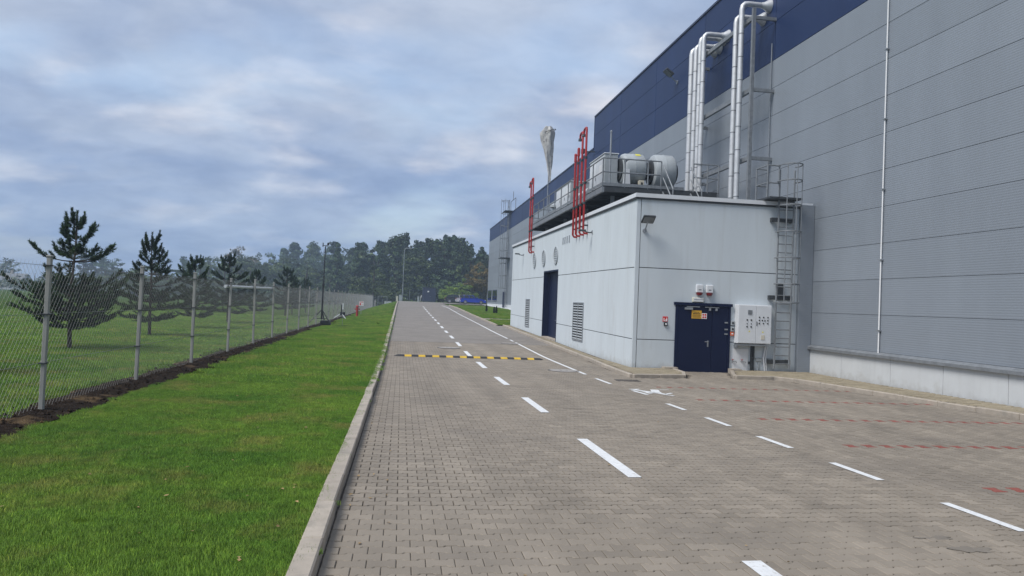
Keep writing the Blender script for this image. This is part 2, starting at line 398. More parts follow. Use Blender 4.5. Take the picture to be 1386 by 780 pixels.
def np_mesh(name, V, F, mats, tone=None, smooth=False):
    """V n x 3, F m x k (all faces k-gons)"""
    V = np.asarray(V, np.float32); F = np.asarray(F, np.int32); m, k = F.shape
    me = bpy.data.meshes.new(name); me.vertices.add(len(V)); me.vertices.foreach_set('co', V.ravel())
    me.loops.add(m*k); me.loops.foreach_set('vertex_index', F.ravel())
    me.polygons.add(m); me.polygons.foreach_set('loop_start', np.arange(0, m*k, k, dtype=np.int32))
    me.polygons.foreach_set('use_smooth', np.full(m, bool(smooth)))
    me.update(calc_edges=True)
    if tone is not None:
        a = me.attributes.new('tone', 'FLOAT', 'POINT'); a.data.foreach_set('value', np.asarray(tone, np.float32))
    for q in (mats if isinstance(mats, (list, tuple)) else [mats]): me.materials.append(q)
    return me
def put(name, me, parent=None, loc=(0, 0, 0), **kw):
    ob = link(bpy.data.objects.new(name, me)); ob.parent = parent; ob.location = loc
    ORG[ob.name] = Vector(loc) if parent is None else ORG[parent.name]
    return tag(ob, **kw)
KIDS = {}
def copy_tree(o, parent=None):
    c = o.copy(); link(c)
    if parent is not None: c.parent = parent
    for ch in [x for x in bpy.data.objects if x.parent == o]: copy_tree(ch, c)
    return c

# ------------------------------------------------------------------ terrain
_y = np.arange(-80, 1600, .5)
_k = np.interp(_y, [-80, 0, 5, 20, 27, 35, 43, 50, 68, 85, 100, 120, 140, 1600], [.07, .07, 0, -.20, -.20, -.05, .06, .20, .52, .90, 1.06, 1.27, 1.40, 1.45])
_w = np.exp(-np.linspace(-2, 2, 13)**2); _w /= _w.sum()
_k = np.concatenate([_k[:6], np.convolve(_k, _w, 'valid'), _k[-6:]])
def zt(x, y):
    w = np.clip((np.asarray(x, float)+4.95)/4.45, 0, 1)
    return np.interp(y, _y, _k)*w
def zf(x, y): return float(zt(x, y))

def sheet(name, xs, ys, dz, m, kind=None, parent=None, jitter=0, **kw):
    xs = np.asarray(xs, float); ys = np.asarray(ys, float); X, Y = np.meshgrid(xs, ys)
    Z = zt(X, Y) + (dz(X, Y) if callable(dz) else dz)
    n, k = Y.shape; I = np.arange(n*k).reshape(n, k)
    F = np.stack([I[:-1, :-1], I[:-1, 1:], I[1:, 1:], I[1:, :-1]], -1).reshape(-1, 4)
    return put(name, np_mesh(name, np.stack([X, Y, Z], -1).reshape(-1, 3), F, m, smooth=True), parent, kind=kind, **kw)
rng = np.random.default_rng(7); rnd = random.Random(11)

gx = np.concatenate([-np.geomspace(1100, 60, 14), np.linspace(-50, 50, 41), np.geomspace(60, 1100, 14)])
gy = np.concatenate([np.linspace(-80, 0, 9), np.linspace(4, 160, 79), np.geomspace(175, 1500, 20)])
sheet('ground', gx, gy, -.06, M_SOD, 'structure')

# ------------------------------------------------------------------ road, pavers, markings
PAVE_FAR = 33.0
road = sheet('road', [-.47, 1, 2.5, 4, 6, 6.9], np.arange(-4, PAVE_FAR+.1, .5), -.010, M_SAND, 'structure')
sheet('parking_area', [6.9, 9, 11, 13.38], np.arange(-4, 22.9, .5), -.010, M_SAND, 'structure')
sheet('far_road', [-.47, 1, 2.5, 4, 5.4, 6.2, 6.38], np.arange(PAVE_FAR, 116.1, .5), 0, M_PAVEFAR, 'structure')
sheet('annex_strip', [6.38, 6.9], np.arange(PAVE_FAR, 50.1, .5), 0, M_PAVEFAR, 'structure')
sheet('cross_road', [-.47, 6.38, 12, 20, 40], np.arange(116, 131, 1.), -.002, M_PAVEFAR, 'structure')

OUT = [(-.1,-.0825),(-.06,-.0825),(-.04,-.06),(.04,-.06),(.06,-.0825),(.1,-.0825),(.1,.0825),(.06,.0825),(.04,.06),(-.04,.06),(-.06,.0825),(-.1,.0825)]
OUT = np.array(OUT)
def inset(P, d):
    n = len(P); out = []
    for i in range(n):
        a, b, c = P[i-1], P[i], P[(i+1) % n]
        e1 = (b-a)/np.linalg.norm(b-a); e2 = (c-b)/np.linalg.norm(c-b)
        n1 = np.array((-e1[1], e1[0])); n2 = np.array((-e2[1], e2[0])); k = n1+n2
        out.append(b + k*d/max(.3, (1+n1@n2)))
    return np.array(out)
P_SIDE = inset(OUT, .0022); P_TOP = inset(OUT, .0072)
def paver_proto(name, m):
    mb = MB(); n = 12
    vs = [(x, y, -.030) for x, y in P_SIDE]+[(x, y, -.0045) for x, y in P_SIDE]+[(x, y, 0) for x, y in P_TOP]
    fs = [[2*n+i for i in range(n)]]
    for i in range(n):
        j = (i+1) % n; fs += [[i, j, n+j, n+i], [n+i, n+j, 2*n+j, 2*n+i]]
    return mb.add(vs, fs).mesh(name, m)
PV = paver_proto('paver', M_PAVEI); PVR = paver_proto('red_paver', M_PAVERED)

def point_in(poly, x, y):
    c = False; n = len(poly)
    for i in range(n):
        (x1, y1), (x2, y2) = poly[i], poly[(i+1) % n]
        if (y1 > y) != (y2 > y) and x < (x2-x1)*(y-y1)/(y2-y1)+x1: c = not c
    return c
WALKS = {'wall_walkway': [(10.75, 22.78), (10.25, 21.5), (9.95, 20.85), (11.2, 20.78), (11.72, 19.05), (12.3, 13.0), (13.15, 5.0), (13.38, 5.0), (13.38, 22.78)],
         'door_walkway': [(6.62, 20.35), (8.25, 20.62), (8.62, 21.5), (8.72, 22.78), (7.34, 22.78), (7.34, 26.0), (6.9, 26.0)],
         'annex_walkway': [(6.98, 26.02), (7.34, 26.02), (7.34, 49.5), (6.98, 49.5)]}
cells = []; halves = []
RED_ROWS = [7.23, 9.85, 12.45, 15.1, 17.7]; SPLIT = 5.54          # in the bays beyond SPLIT the pavers are turned by a quarter
KERB_LINE = [(13.05, 5.0), (12.2, 13.0), (11.62, 19.0)]
def kerb_x(y): return float(np.interp(y, [p[1] for p in KERB_LINE], [p[0] for p in KERB_LINE]))
def on_walk(x, y):
    return any(point_in(p, x+a, y+b) for p in WALKS.values() for a in (-.14, 0, .14) for b in (-.16, 0, .16))
row = 0; y = 2.4
while y < PAVE_FAR:
    xmax = min(.93*y+2.2, SPLIT)
    x = -.36 if row % 2 == 0 else -.26
    if row % 2: halves.append((-.41, y)); 
    while x+.1 <= xmax+.001: cells.append((x, y, 0, 0)); x += .2
    if row % 2 and xmax == SPLIT: halves.append((SPLIT-.05, y))
    y += .1425; row += 1
col = 0; x = SPLIT+.0713
while x < 13:
    y = max(2.4, (x-2.2)/.93); y = 2.4+.2*math.floor((y-2.4)/.2)+(.1 if col % 2 else 0)
    while y < PAVE_FAR:
        lim = kerb_x(y)-.02 if y < 20.5 else (10.9 if y < 22.72 else 6.84)
        if x+.072 <= lim and not on_walk(x, y):
            cells.append((x, y, float(col % 2 == 0 and x > 6.2 and any(abs(y-ry) <= .1 for ry in RED_ROWS)), 1))
        y += .2
    x += .1425; col += 1
cells = np.array(cells, float)
# a paver's size in the photograph ~ 1/distance^2; those wholly out of frame last
depth = cells[:, 0]*math.sin(YAW)+cells[:, 1]*math.cos(YAW)
inframe = (cells[:, 1] > 4.55+.02*cells[:, 0]) & (cells[:, 0] < .86*cells[:, 1]+.1)
order = np.lexsort((depth, ~inframe))
near_ids = set(order[:296].tolist())
def paver_tilt(x, y):
    sx = (zf(x+.1, y)-zf(x-.1, y))/.2; sy = (zf(x, y+.1)-zf(x, y-.1))/.2
    return (math.atan(sy)+rnd.gauss(0, .006), -math.atan(sx)+rnd.gauss(0, .006), rnd.gauss(0, .006))
for i in sorted(near_ids):
    x, y, rd, tn = cells[i]
    p = put('red_paver' if rd else 'paver', PVR if rd else PV, road, (x, y, zf(x, y)+rnd.gauss(0, .0012)))
    e = paver_tilt(x, y); p.rotation_euler = (e[0], e[1], e[2]+(math.pi/2 if tn else 0)) if not tn else (-e[1], e[0], e[2]+math.pi/2)
rest = np.array([c for i, c in enumerate(cells) if i not in near_ids])
def paver_field(name, C, m, parent, dz=0, detail=True, outl=(P_SIDE, P_TOP)):
    n = 12; K = len(C); ps, pt = outl
    base = np.concatenate([np.c_[ps, np.full(n, -.016)], np.c_[pt, np.zeros(n)]])
    ang = rng.normal(0, .006, K)[:, None]; tx = rng.normal(0, .006, K)[:, None]; ty = rng.normal(0, .006, K)[:, None]
    ang = ang+(C[:, 3:4]*math.pi/2 if C.shape[1] > 3 else 0)
    bx = base[None, :, 0]*np.cos(ang)-base[None, :, 1]*np.sin(ang); by = base[None, :, 0]*np.sin(ang)+base[None, :, 1]*np.cos(ang)
    X = C[:, 0:1]+bx; Y = C[:, 1:2]+by
    Z = zt(X, Y)+base[None, :, 2]+rng.normal(0, .0011, K)[:, None]+bx*tx+by*ty+dz
    V = np.stack([X, Y, Z], -1).reshape(-1, 3)
    tone = np.repeat(np.clip(rng.normal(.5, .24, K), 0, 1), 2*n)
    me = bpy.data.meshes.new(name)
    q = np.arange(n); j = (q+1) % n
    side = np.stack([q, j, n+j, n+q], -1)
    loops = np.concatenate([(side[None]+(np.arange(K)*2*n)[:, None, None]).reshape(K, -1), (n+q)[None]+(np.arange(K)*2*n)[:, None]], 1).ravel()
    sizes = np.tile(np.r_[np.full(n, 4), n], K); starts = np.r_[0, np.cumsum(sizes)[:-1]]
    me.vertices.add(len(V)); me.vertices.foreach_set('co', V.astype(np.float32).ravel())
    me.loops.add(len(loops)); me.loops.foreach_set('vertex_index', loops.astype(np.int32))
    me.polygons.add(len(sizes)); me.polygons.foreach_set('loop_start', starts.astype(np.int32)); me.polygons.foreach_set('use_smooth', np.zeros(len(sizes), bool)); me.update(calc_edges=True)
    a = me.attributes.new('tone', 'FLOAT', 'POINT'); a.data.foreach_set('value', tone.astype(np.float32))
    me.materials.append(m)
    return put(name, me, parent, kind='stuff')
paver_field('paving', rest[rest[:, 2] == 0], M_PAVE, road)
paver_field('red_paver_rows', rest[rest[:, 2] == 1], M_PAVERED, road)

def mark(name, x0, x1, y0, y1, parent=road, skew=0.):
    n = max(2, int((y1-y0)/.5)+1); ys = np.linspace(y0, y1, n); mb = MB(); vs = []
    for yy in ys:
        sh = skew*(yy-y0)
        for xx in (x0+sh, x1+sh): vs.append((xx, yy, zf(xx, yy)+.0055))
    fs = [(2*i, 2*i+1, 2*i+3, 2*i+2) for i in range(n-1)]
    return mb.add(vs, fs).build(name, M_PAINT, parent)
ys_d = [(3.1, 5.05), (7.72, 10.1), (12.75, 14.95), (17.45, 19.5), (22.1, 24.3)]
for a, b in ys_d: mark('lane_dash', 2.50, 2.65, a, b)
for k in range(14):
    a = 26.7+4.5*k; mark('lane_dash', 2.47, 2.62, a, a+2.1)
for k in range(9):
    a = 5.7+1.93*k-1.93
    if k < 6: mark('bay_dash', 5.36, 5.46, a, a+.95)
mark('bay_dash', 5.32, 5.42, 18.3, 19.75)
mark('edge_line', 5.32, 5.42, 20.9, 34.2); mark('edge_line', 5.32, 5.42, 34.9, 36.0); mark('edge_line', 5.32, 5.42, 36.9, 100)
mark('edge_tick', 5.42, 6.0, 75.0, 75.18)
def pictogram():
    """white standing-figure symbol painted lying on the paving, lengthwise along the bay row"""
    org = Vector((5.95, 16.95)); mb = MB()
    def stroke(a, b, w):
        a = Vector(a); b = Vector(b); d = (b-a).normalized(); n = Vector((-d.y, d.x))*w/2
        q = [a-n, b-n, b+n, a+n]; k = len(mb.v)
        mb.add([(p.x, p.y, zf(p.x, p.y)+.0055) for p in q], [(0, 1, 2, 3)])
    for a, b, w in (((5.47, 17.05), (5.74, 17.14), .10), ((5.56, 17.0), (6.02, 16.13), .16), ((5.46, 16.78), (5.54, 15.96), .10), ((5.66, 16.85), (5.70, 16.2), .10),
                    ((6.10, 17.10), (5.92, 16.45), .20), ((6.23, 17.08), (6.47, 17.12), .06), ((6.02, 16.13), (6.28, 16.41), .08), ((5.97, 16.1), (6.11, 15.83), .08), ((5.97, 16.6), (5.86, 16.3), .24)):
        stroke(a, b, w)
    return mb.build('figure_symbol', M_PAINT, road)
pictogram()

def damp(x, y, sx, sy, seed):
    r = random.Random(seed); n = 22; mb = MB(); pts = []
    for i in range(n):
        a = 2*math.pi*i/n; q = 1+.35*math.sin(2*a+seed)+.2*math.sin(5*a)+r.uniform(-.12, .12); px, py = x+sx*q*math.cos(a), y+sy*q*math.sin(a); pts.append((px, py, zf(px, py)+.0035))
    mb.add(pts+[(x, y, zf(x, y)+.0035)], [(i, (i+1) % n, n) for i in range(n)]).build('damp_stain', mat('damp_paving', (.190, .165, .135), .75, var=.15, vscale=6), road)
damp(4.52, 5.25, .13, .09, 2); damp(4.50, 5.55, .10, .04, 5); damp(4.33, 5.55, .06, .03, 8)
# speed bump
def speed_bump():
    t = thing('speed_bump', (2.5, 26.0, zf(2.5, 26)), 'yellow and black rubber speed bump laid across the paved road', 'speed bump')
    prof = [(-.20, .004), (-.13, .035), (-.06, .052), (.06, .052), (.13, .035), (.20, .004)]
    x0, w, n = -.05, .24, 21
    for k in range(n):
        mb = MB(); a = x0+k*w+.003; b = a+w-.006
        mb.prism([(26.0+p, q) for p, q in prof], 'x', a, b).map(lambda x, y, z: (x, y, z+zf(x, y)))
        mb.build('bump_segment', M_BUMPK if k % 2 == 0 else M_BUMPY, t)
    for x, s in ((x0, -1), (x0+n*w, 1)):
        mb = MB(); k = 8; ring = []
        for p, q in prof: mb.v.append((x, 26+p, q))
        for p, q in prof: mb.v.append((x+s*.17*(1-abs(p)/.21), 26+p*.7, .004))
        for i in range(5):
            f = (i, i+1, i+7, i+6); mb.face(f if s > 0 else f[::-1])
        mb.map(lambda x, y, z: (x, y, z+zf(x, y))); mb.build('end_cap', M_BUMPK, t)
speed_bump()

def manhole(x, y, r, label, light=True):
    t = thing('manhole_cover', (x, y, zf(x, y)), label, 'manhole cover', 'manhole covers in the road')
    MB().lathe((x, y, zf(x, y)-.01), (0, 0, 1), [(0, r), (.016, r), (.018, r-.03), (.012, r-.04)], 28).build('rim', M_IRON, t)
    mb = MB(); mb.lathe((x, y, zf(x, y)-.01), (0, 0, 1), [(0, r-.05), (.0215, r-.05), (.0225, r-.07), (.0225, .0)], 28)
    mb.build('lid', M_COVERC if light else M_IRON, t)
    for a in range(4): MB().box(x-.03+.13*math.cos(a*1.57+.7), x+.03+.13*math.cos(a*1.57+.7), y-.012+.13*math.sin(a*1.57+.7), y+.012+.13*math.sin(a*1.57+.7), zf(x, y)+.012, zf(x, y)+.0145).build('lifting_slot', M_IRON, t)
manhole(4.95, 21.95, .48, 'iron manhole cover with pale concrete lid beside the white edge line, before the speed bump')
manhole(2.0, 30.2, .48, 'manhole cover with pale lid between the kerb and lane dashes, just past the speed bump')
manhole(5.0, 33.6, .42, 'manhole cover with pale lid beside the edge line, past the speed bump')
def drain(x, y):
    t = thing('drain_grate', (x, y, zf(x, y)), 'dark iron drain grate set by the corner of the walkway', 'drain')
    z = zf(x, y)+.004
    mb = MB(); w, d = .32, .22
    for a, b, c, e in ((-w, w, -d, -d+.04), (-w, w, d-.04, d), (-w, -w+.04, -d+.04, d-.04), (w-.04, w, -d+.04, d-.04)): mb.box(x+a, x+b, y+c, y+e, z-.02, z+.004)
    mb.build('frame', M_IRON, t)
    for k in range(9): MB().box(x-w+.055+k*.063, x-w+.085+k*.063, y-d+.04, y+d-.04, z-.02, z+.002).build('grate_bar', M_IRON, t)
drain(6.15, 19.35)

# kerb along the lawn
kerb = tag(link(bpy.data.objects.new('kerb', None)), kind='structure'); ORG[kerb.name] = Vector((0, 0, 0))
def stone_mesh(L, w, h, b=.012):
    return MB().bbox(-w/2, w/2, .003, L-.003, -.25, h, b).mesh('kerb_stone', M_CONC)
KS = stone_mesh(1.0, .15, .12)
for k in range(116):
    y0 = 1.3+k; o = put('kerb_stone', KS, kerb, (-.545+rnd.gauss(0, .003), y0, zf(-.5, y0)+rnd.gauss(0, .003)))
    o.rotation_euler = (math.atan(zf(-.5, y0+1)-zf(-.5, y0)), 0, rnd.gauss(0, .002))

# walkways by the walls
RECT = inset(np.array([(-.1, -.05), (.1, -.05), (.1, .05), (-.1, .05)]), .002); RECTT = inset(np.array([(-.1, -.05), (.1, -.05), (.1, .05), (-.1, .05)]), .006)
HALF = inset(np.array([(-.05, -.0712), (.05, -.0712), (.05, .0712), (-.05, .0712)]), .003); HALFT = inset(np.array([(-.05, -.0712), (.05, -.0712), (.05, .0712), (-.05, .0712)]), .008)
def small_pavers(name, C, parent, dz, A=RECT, B=RECTT, m=M_PAVEY):
    K = len(C); n = 4
    base = np.concatenate([np.c_[A, np.full(n, -.012)], np.c_[B, np.zeros(n)]])
    X = C[:, 0:1]+base[None, :, 0]; Y = C[:, 1:2]+base[None, :, 1]; Z = zt(X, Y)+base[None, :, 2]+rng.normal(0, .002, K)[:, None]+dz
    V = np.stack([X, Y, Z], -1).reshape(-1, 3); q = np.arange(4); j = (q+1) % 4
    f = np.concatenate([np.stack([q, j, 4+j, 4+q], -1), (4+q)[None]]); F = (f[None]+(np.arange(K)*8)[:, None, None]).reshape(-1, 4)
    return put(name, np_mesh(name, V, F, m, np.repeat(np.clip(rng.normal(.5, .25, K), 0, 1), 8)), parent, kind='stuff')
small_pavers('half_pavers', np.array(halves), road, 0, HALF, HALFT, M_PAVE)
for nm, poly in WALKS.items():
    mb = MB(); P = np.array(poly); n = len(P)
    # subdivide the long edges so that the top follows the ground
    pts = []
    for i in range(n):
        a, b = P[i], P[(i+1) % n]; k = max(1, int(np.linalg.norm(b-a)/2))
        pts += [a+(b-a)*t/k for t in range(k)]
    top = [(p[0], p[1], zf(p[0], p[1])+.078) for p in pts]; bot = [(p[0], p[1], zf(p[0], p[1])-.1) for p in pts]; m = len(pts)
    w = MB().add(top+bot, [list(range(m)) if sum(pts[i][0]*pts[(i+1) % m][1]-pts[(i+1) % m][0]*pts[i][1] for i in range(m)) > 0 else list(range(m))[::-1]]
                 + [[i, m+i, m+(i+1) % m, (i+1) % m] for i in range(m)]).build(nm, M_SAND, kind='structure')
    C = []
    for iy, yy in enumerate(np.arange(P[:, 1].min()+.05, P[:, 1].max(), .1)):
        for xx in np.arange(P[:, 0].min()-.1+(.1 if iy % 2 else 0), P[:, 0].max(), .2):
            if all(point_in(poly, xx+a, yy+b) for a in (-.09, .09) for b in (-.04, .04)): C.append((xx, yy))
    if C:
        C = np.array(C); C = C[C[:, 1] > 9] if nm == 'wall_walkway' else C
        small_pavers('paving', C, w, .092)
def kerb_run(pts, label=None):
    for (x0, y0), (x1, y1) in zip(pts, pts[1:]):
        L = math.hypot(x1-x0, y1-y0); k = max(1, round(L/1.0)); l = L/k; a = math.atan2(x1-x0, y1-y0)*-1
        me = stone_mesh(l, .12, .105, .018)
        for i in range(k):
            xa, ya = x0+(x1-x0)*i/k, y0+(y1-y0)*i/k; xb, yb = x0+(x1-x0)*(i+1)/k, y0+(y1-y0)*(i+1)/k
            o = put('kerb_stone', me, kerb, (xa, ya, zf(xa, ya)+rnd.gauss(0, .003))); o.rotation_euler = (math.atan((zf(xb, yb)-zf(xa, ya))/l), 0, a)
kerb_run([(13.08, 5.0), (12.22, 13.0), (11.64, 19.05), (11.45, 20.1), (11.1, 20.68), (9.9, 20.76)]); kerb_run([(9.9, 20.78), (10.18, 21.5)]); kerb_run([(10.18, 21.5), (10.66, 22.6)])
kerb_run([(8.68, 22.6), (8.58, 21.5), (8.22, 20.56), (6.6, 20.3)]); kerb_run([(6.56, 20.35), (6.62, 22), (6.86, 26)]); kerb_run([(6.9, 26), (6.9, 49.5)])

# ------------------------------------------------------------------ lawns, soil and grass
def ragged(x0, y): return x0
ly = np.concatenate([np.arange(-2, 20, .25), np.arange(20, 60, .5), np.arange(60, 118, 1.)])
def lawn_dz(X, Y): return .085*np.clip((X+4.6)/3.5, 0, 1)
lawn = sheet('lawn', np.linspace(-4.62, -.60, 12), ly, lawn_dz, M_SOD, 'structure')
sheet('verge', np.array([-12, -8, -4.95, -3, -.6]), np.arange(118, 132, 1.), .0, M_SOD, 'structure')
def soil():
    ys = np.concatenate([np.arange(2, 30, .10), np.arange(30, 70, .3), np.arange(70, 130, 1.)]); us = np.linspace(0, 1, 10)
    rr = np.random.default_rng(3)
    def wob(n, k, amp):
        a = rr.normal(0, 1, n//k+4); return np.interp(np.arange(n)/k, np.arange(len(a)), a)*amp
    lo = -5.32+wob(len(ys), 9, .10)+wob(len(ys), 3, .05); hi = -4.46+wob(len(ys), 9, .05)+wob(len(ys), 3, .035)
    X = lo[:, None]+(hi-lo)[:, None]*us[None]; Y = np.repeat(ys[:, None], 10, 1)
    Z = zt(X, Y)+.012+.035*np.sin(us*math.pi)[None]+rr.normal(0, .012, X.shape)*np.sin(us*math.pi)[None]
    n, k = X.shape; I = np.arange(n*k).reshape(n, k); F = np.stack([I[:-1, :-1], I[:-1, 1:], I[1:, 1:], I[1:, :-1]], -1).reshape(-1, 4)
    put('soil_strip', np_mesh('soil_strip', np.stack([X, Y, Z], -1).reshape(-1, 3), F, M_SOIL), kind='structure')
    # loose clods lying on the strip
    V = []; Fs = []
    for _ in range(1500):
        y = 6+rr.random()**1.7*40; x = -4.9+rr.normal(0, .2); r = .012+.03*rr.random()**2; c = np.array((x, y, zf(x, y)+.045))
        b = np.array([(1,0,0),(0,1,0),(-1,0,0),(0,-1,0),(0,0,.8),(0,0,-.8)])*r*rr.uniform(.7, 1.3, (6, 1)); k0 = len(V)*6
        V.append(c+b); Fs.append(np.array([(0,1,4),(1,2,4),(2,3,4),(3,0,4),(1,0,5),(2,1,5),(3,2,5),(0,3,5)])+k0)
    put('soil_clods', np_mesh('soil_clods', np.concatenate(V), np.concatenate(Fs), M_SOIL), kind='stuff')
soil()

def tuft_mesh(name, size, n, h0, h1, wid, seed):
    r = np.random.default_rng(seed); p = r.uniform(-size/2, size/2, (n, 2)); h = r.uniform(h0, h1, n)*r.choice([1, 1, 1, 1.35], n)
    a = r.uniform(0, 2*math.pi, n); lean = np.abs(r.normal(.35, .3, n))*h; la = r.uniform(0, 2*math.pi, n)
    w = wid*r.uniform(.7, 1.3, n)
    dx, dy = np.cos(a)*w/2, np.sin(a)*w/2; tx, ty = np.cos(la)*lean, np.sin(la)*lean
    z = np.full(n, -.006)
    V = np.stack([np.c_[p[:, 0]-dx, p[:, 1]-dy, z], np.c_[p[:, 0]+dx, p[:, 1]+dy, z],
                  np.c_[p[:, 0]+dx*.8+tx*.35, p[:, 1]+dy*.8+ty*.35, h*.55], np.c_[p[:, 0]-dx*.8+tx*.35, p[:, 1]-dy*.8+ty*.35, h*.55],
                  np.c_[p[:, 0]+tx, p[:, 1]+ty, h*.95]], 1).reshape(-1, 3)
    b = np.arange(n)*5
    me = bpy.data.meshes.new(name)
    loops = np.stack([b, b+1, b+2, b+3, b+3, b+2, b+4], 1).ravel(); st = np.stack([np.arange(n)*7, np.arange(n)*7+4], 1).ravel()
    me.vertices.add(n*5); me.vertices.foreach_set('co', V.astype(np.float32).ravel()); me.loops.add(n*7); me.loops.foreach_set('vertex_index', loops.astype(np.int32))
    me.polygons.add(2*n); me.polygons.foreach_set('loop_start', st.astype(np.int32)); me.update(calc_edges=True)
    t = np.repeat(np.clip(r.normal(.5, .25, n), 0, 1), 5); at = me.attributes.new('tone', 'FLOAT', 'POINT'); at.data.foreach_set('value', t.astype(np.float32))
    me.materials.append(M_BLADE); return me
def edge_pts(f, y0, y1, step, dz, seed):
    r = np.random.default_rng(seed); out = []
    for y in np.arange(y0, y1, step):
        x = f(y)+r.normal(0, .03); out.append((x, y+r.uniform(-.4, .4)*step, zf(x, y)+dz(x)))
    return out
def scatter(name, pts, tufts, seed, smin, smax):
    """one object: tufts instanced on its points by geometry nodes"""
    r = np.random.default_rng(seed); K = len(pts)
    me = bpy.data.meshes.new(name); me.vertices.add(K); me.vertices.foreach_set('co', np.asarray(pts, np.float32).ravel()); me.update()
    a = me.attributes.new('rot', 'FLOAT_VECTOR', 'POINT'); rot = np.zeros((K, 3), np.float32); rot[:, 2] = r.uniform(0, 6.283, K); a.data.foreach_set('vector', rot.ravel())
    a = me.attributes.new('size', 'FLOAT', 'POINT'); a.data.foreach_set('value', r.uniform(smin, smax, K).astype(np.float32))
    a = me.attributes.new('pick', 'INT', 'POINT'); a.data.foreach_set('value', r.integers(0, len(tufts), K).astype(np.int32))
    col = bpy.data.collections.new(name+'_tufts')
    for t in tufts: col.objects.link(bpy.data.objects.new(t.name, t))
    ng = bpy.data.node_groups.new(name, 'GeometryNodeTree')
    ng.interface.new_socket('Geometry', in_out='INPUT', socket_type='NodeSocketGeometry'); ng.interface.new_socket('Geometry', in_out='OUTPUT', socket_type='NodeSocketGeometry')
    N = ng.nodes; L = ng.links; gi = N.new('NodeGroupInput'); go = N.new('NodeGroupOutput'); ip = N.new('GeometryNodeInstanceOnPoints')
    ci = N.new('GeometryNodeCollectionInfo'); ci.inputs[0].default_value = col; ci.inputs[1].default_value = True; ci.inputs[2].default_value = True
    def named(nm, ty):
        n = N.new('GeometryNodeInputNamedAttribute'); n.data_type = ty; n.inputs['Name'].default_value = nm; return n.outputs[0]
    L.new(gi.outputs[0], ip.inputs['Points']); L.new(ci.outputs[0], ip.inputs['Instance']); ip.inputs['Pick Instance'].default_value = True
    L.new(named('pick', 'INT'), ip.inputs['Instance Index']); L.new(named('rot', 'FLOAT_VECTOR'), ip.inputs['Rotation']); L.new(named('size', 'FLOAT'), ip.inputs['Scale'])
    L.new(ip.outputs[0], go.inputs[0])
    ob = put(name, me, kind='stuff'); md = ob.modifiers.new('scatter', 'NODES'); md.node_group = ng
    return ob
T_NEAR = [tuft_mesh('tuft', .32, 900, .018, .038, .0034, s) for s in range(5)]
T_MID = [tuft_mesh('tuft', .50, 520, .030, .058, .0075, s+10) for s in range(4)]
T_FAR = [tuft_mesh('tuft', .9, 520, .04, .075, .016, s+20) for s in range(3)]
def grid_pts(x0f, x1f, y0, y1, step, dz, seed):
    r = np.random.default_rng(seed); out = []
    for y in np.arange(y0, y1, step):
        for x in np.arange(x0f(y), x1f(y), step):
            xx, yy = x+r.uniform(-.3, .3)*step, y+r.uniform(-.3, .3)*step
            if xx < x0f(y) or xx > x1f(y): continue
            out.append((xx, yy, zf(xx, yy)+dz(xx)))
    return out
ldz = lambda x: .085*min(1, max(0, (x+4.6)/3.5))
edge = lambda y: -.69+.045*math.sin(y*2.1)+.04*math.sin(y*5.3+1)
soilr = lambda y: -4.34+.05*math.sin(y*1.7)+.04*math.sin(y*4.9)
vis = lambda y: max(-4.40, -.82*y+1.0-1.2)
scatter('lawn_grass', grid_pts(lambda y: max(soilr(y)+.0, vis(y)), edge, 3.2, 16, .20, ldz, 1)+edge_pts(lambda y: -.72, 3.2, 16, .13, ldz, 31)+edge_pts(lambda y: soilr(y)+.02, 7, 16, .16, ldz, 32), T_NEAR, 1, .62, 1.25)
scatter('far_lawn_grass', grid_pts(soilr, lambda y: edge(y)-.1, 15.8, 44, .33, ldz, 2)+grid_pts(soilr, lambda y: edge(y)-.1, 44, 116, .55, ldz, 12)+edge_pts(lambda y: -.78, 16, 60, .25, ldz, 33), T_MID, 2, .8, 1.2)
soill = lambda y: -5.55+.12*math.sin(y*1.3)+.08*math.sin(y*3.7)
field = sheet('field', np.concatenate([-np.geomspace(260, 14, 12), np.linspace(-13, -4.9, 10)]), np.concatenate([np.arange(0, 40, 1.), np.arange(40, 260, 6.)]), .004, M_SOD, 'structure')
scatter('field_grass', grid_pts(lambda y: max(-13, -.80*y+.5), soill, 8.5, 26, .36, lambda x: 0, 3), T_MID, 3, .9, 1.35)
scatter('far_field_grass', grid_pts(lambda y: max(-26, -.7*y), soill, 26, 62, .75, lambda x: 0, 4), T_FAR, 4, .9, 1.3)

def litter():
    r = np.random.default_rng(9); V = []; n = 70
    for i in range(n):
        y = 4.5+r.random()**1.5*9; x = r.choice([r.uniform(-3.5, -.8), r.normal(-.82, .08), r.uniform(-.4, .0), r.uniform(0, 6)], p=[.5, .25, .15, .1])
        z = zf(x, y)+(ldz(x)+.035 if x < -.6 else .008); a = r.uniform(0, 6.28); s = r.uniform(.012, .026); c, d = math.cos(a)*s, math.sin(a)*s
        V += [(x-c, y-d, z), (x+d*.6, y-c*.6, z+r.uniform(0, .015)), (x+c, y+d, z+.004), (x-d*.6, y+c*.6, z+r.uniform(0, .012))]
    put('fallen_leaves', np_mesh('fallen_leaves', np.array(V), np.arange(4*n).reshape(-1, 4), mat('dry_leaf', (.30, .20, .09), .8, var=.5, vscale=2)), kind='stuff')
litter()
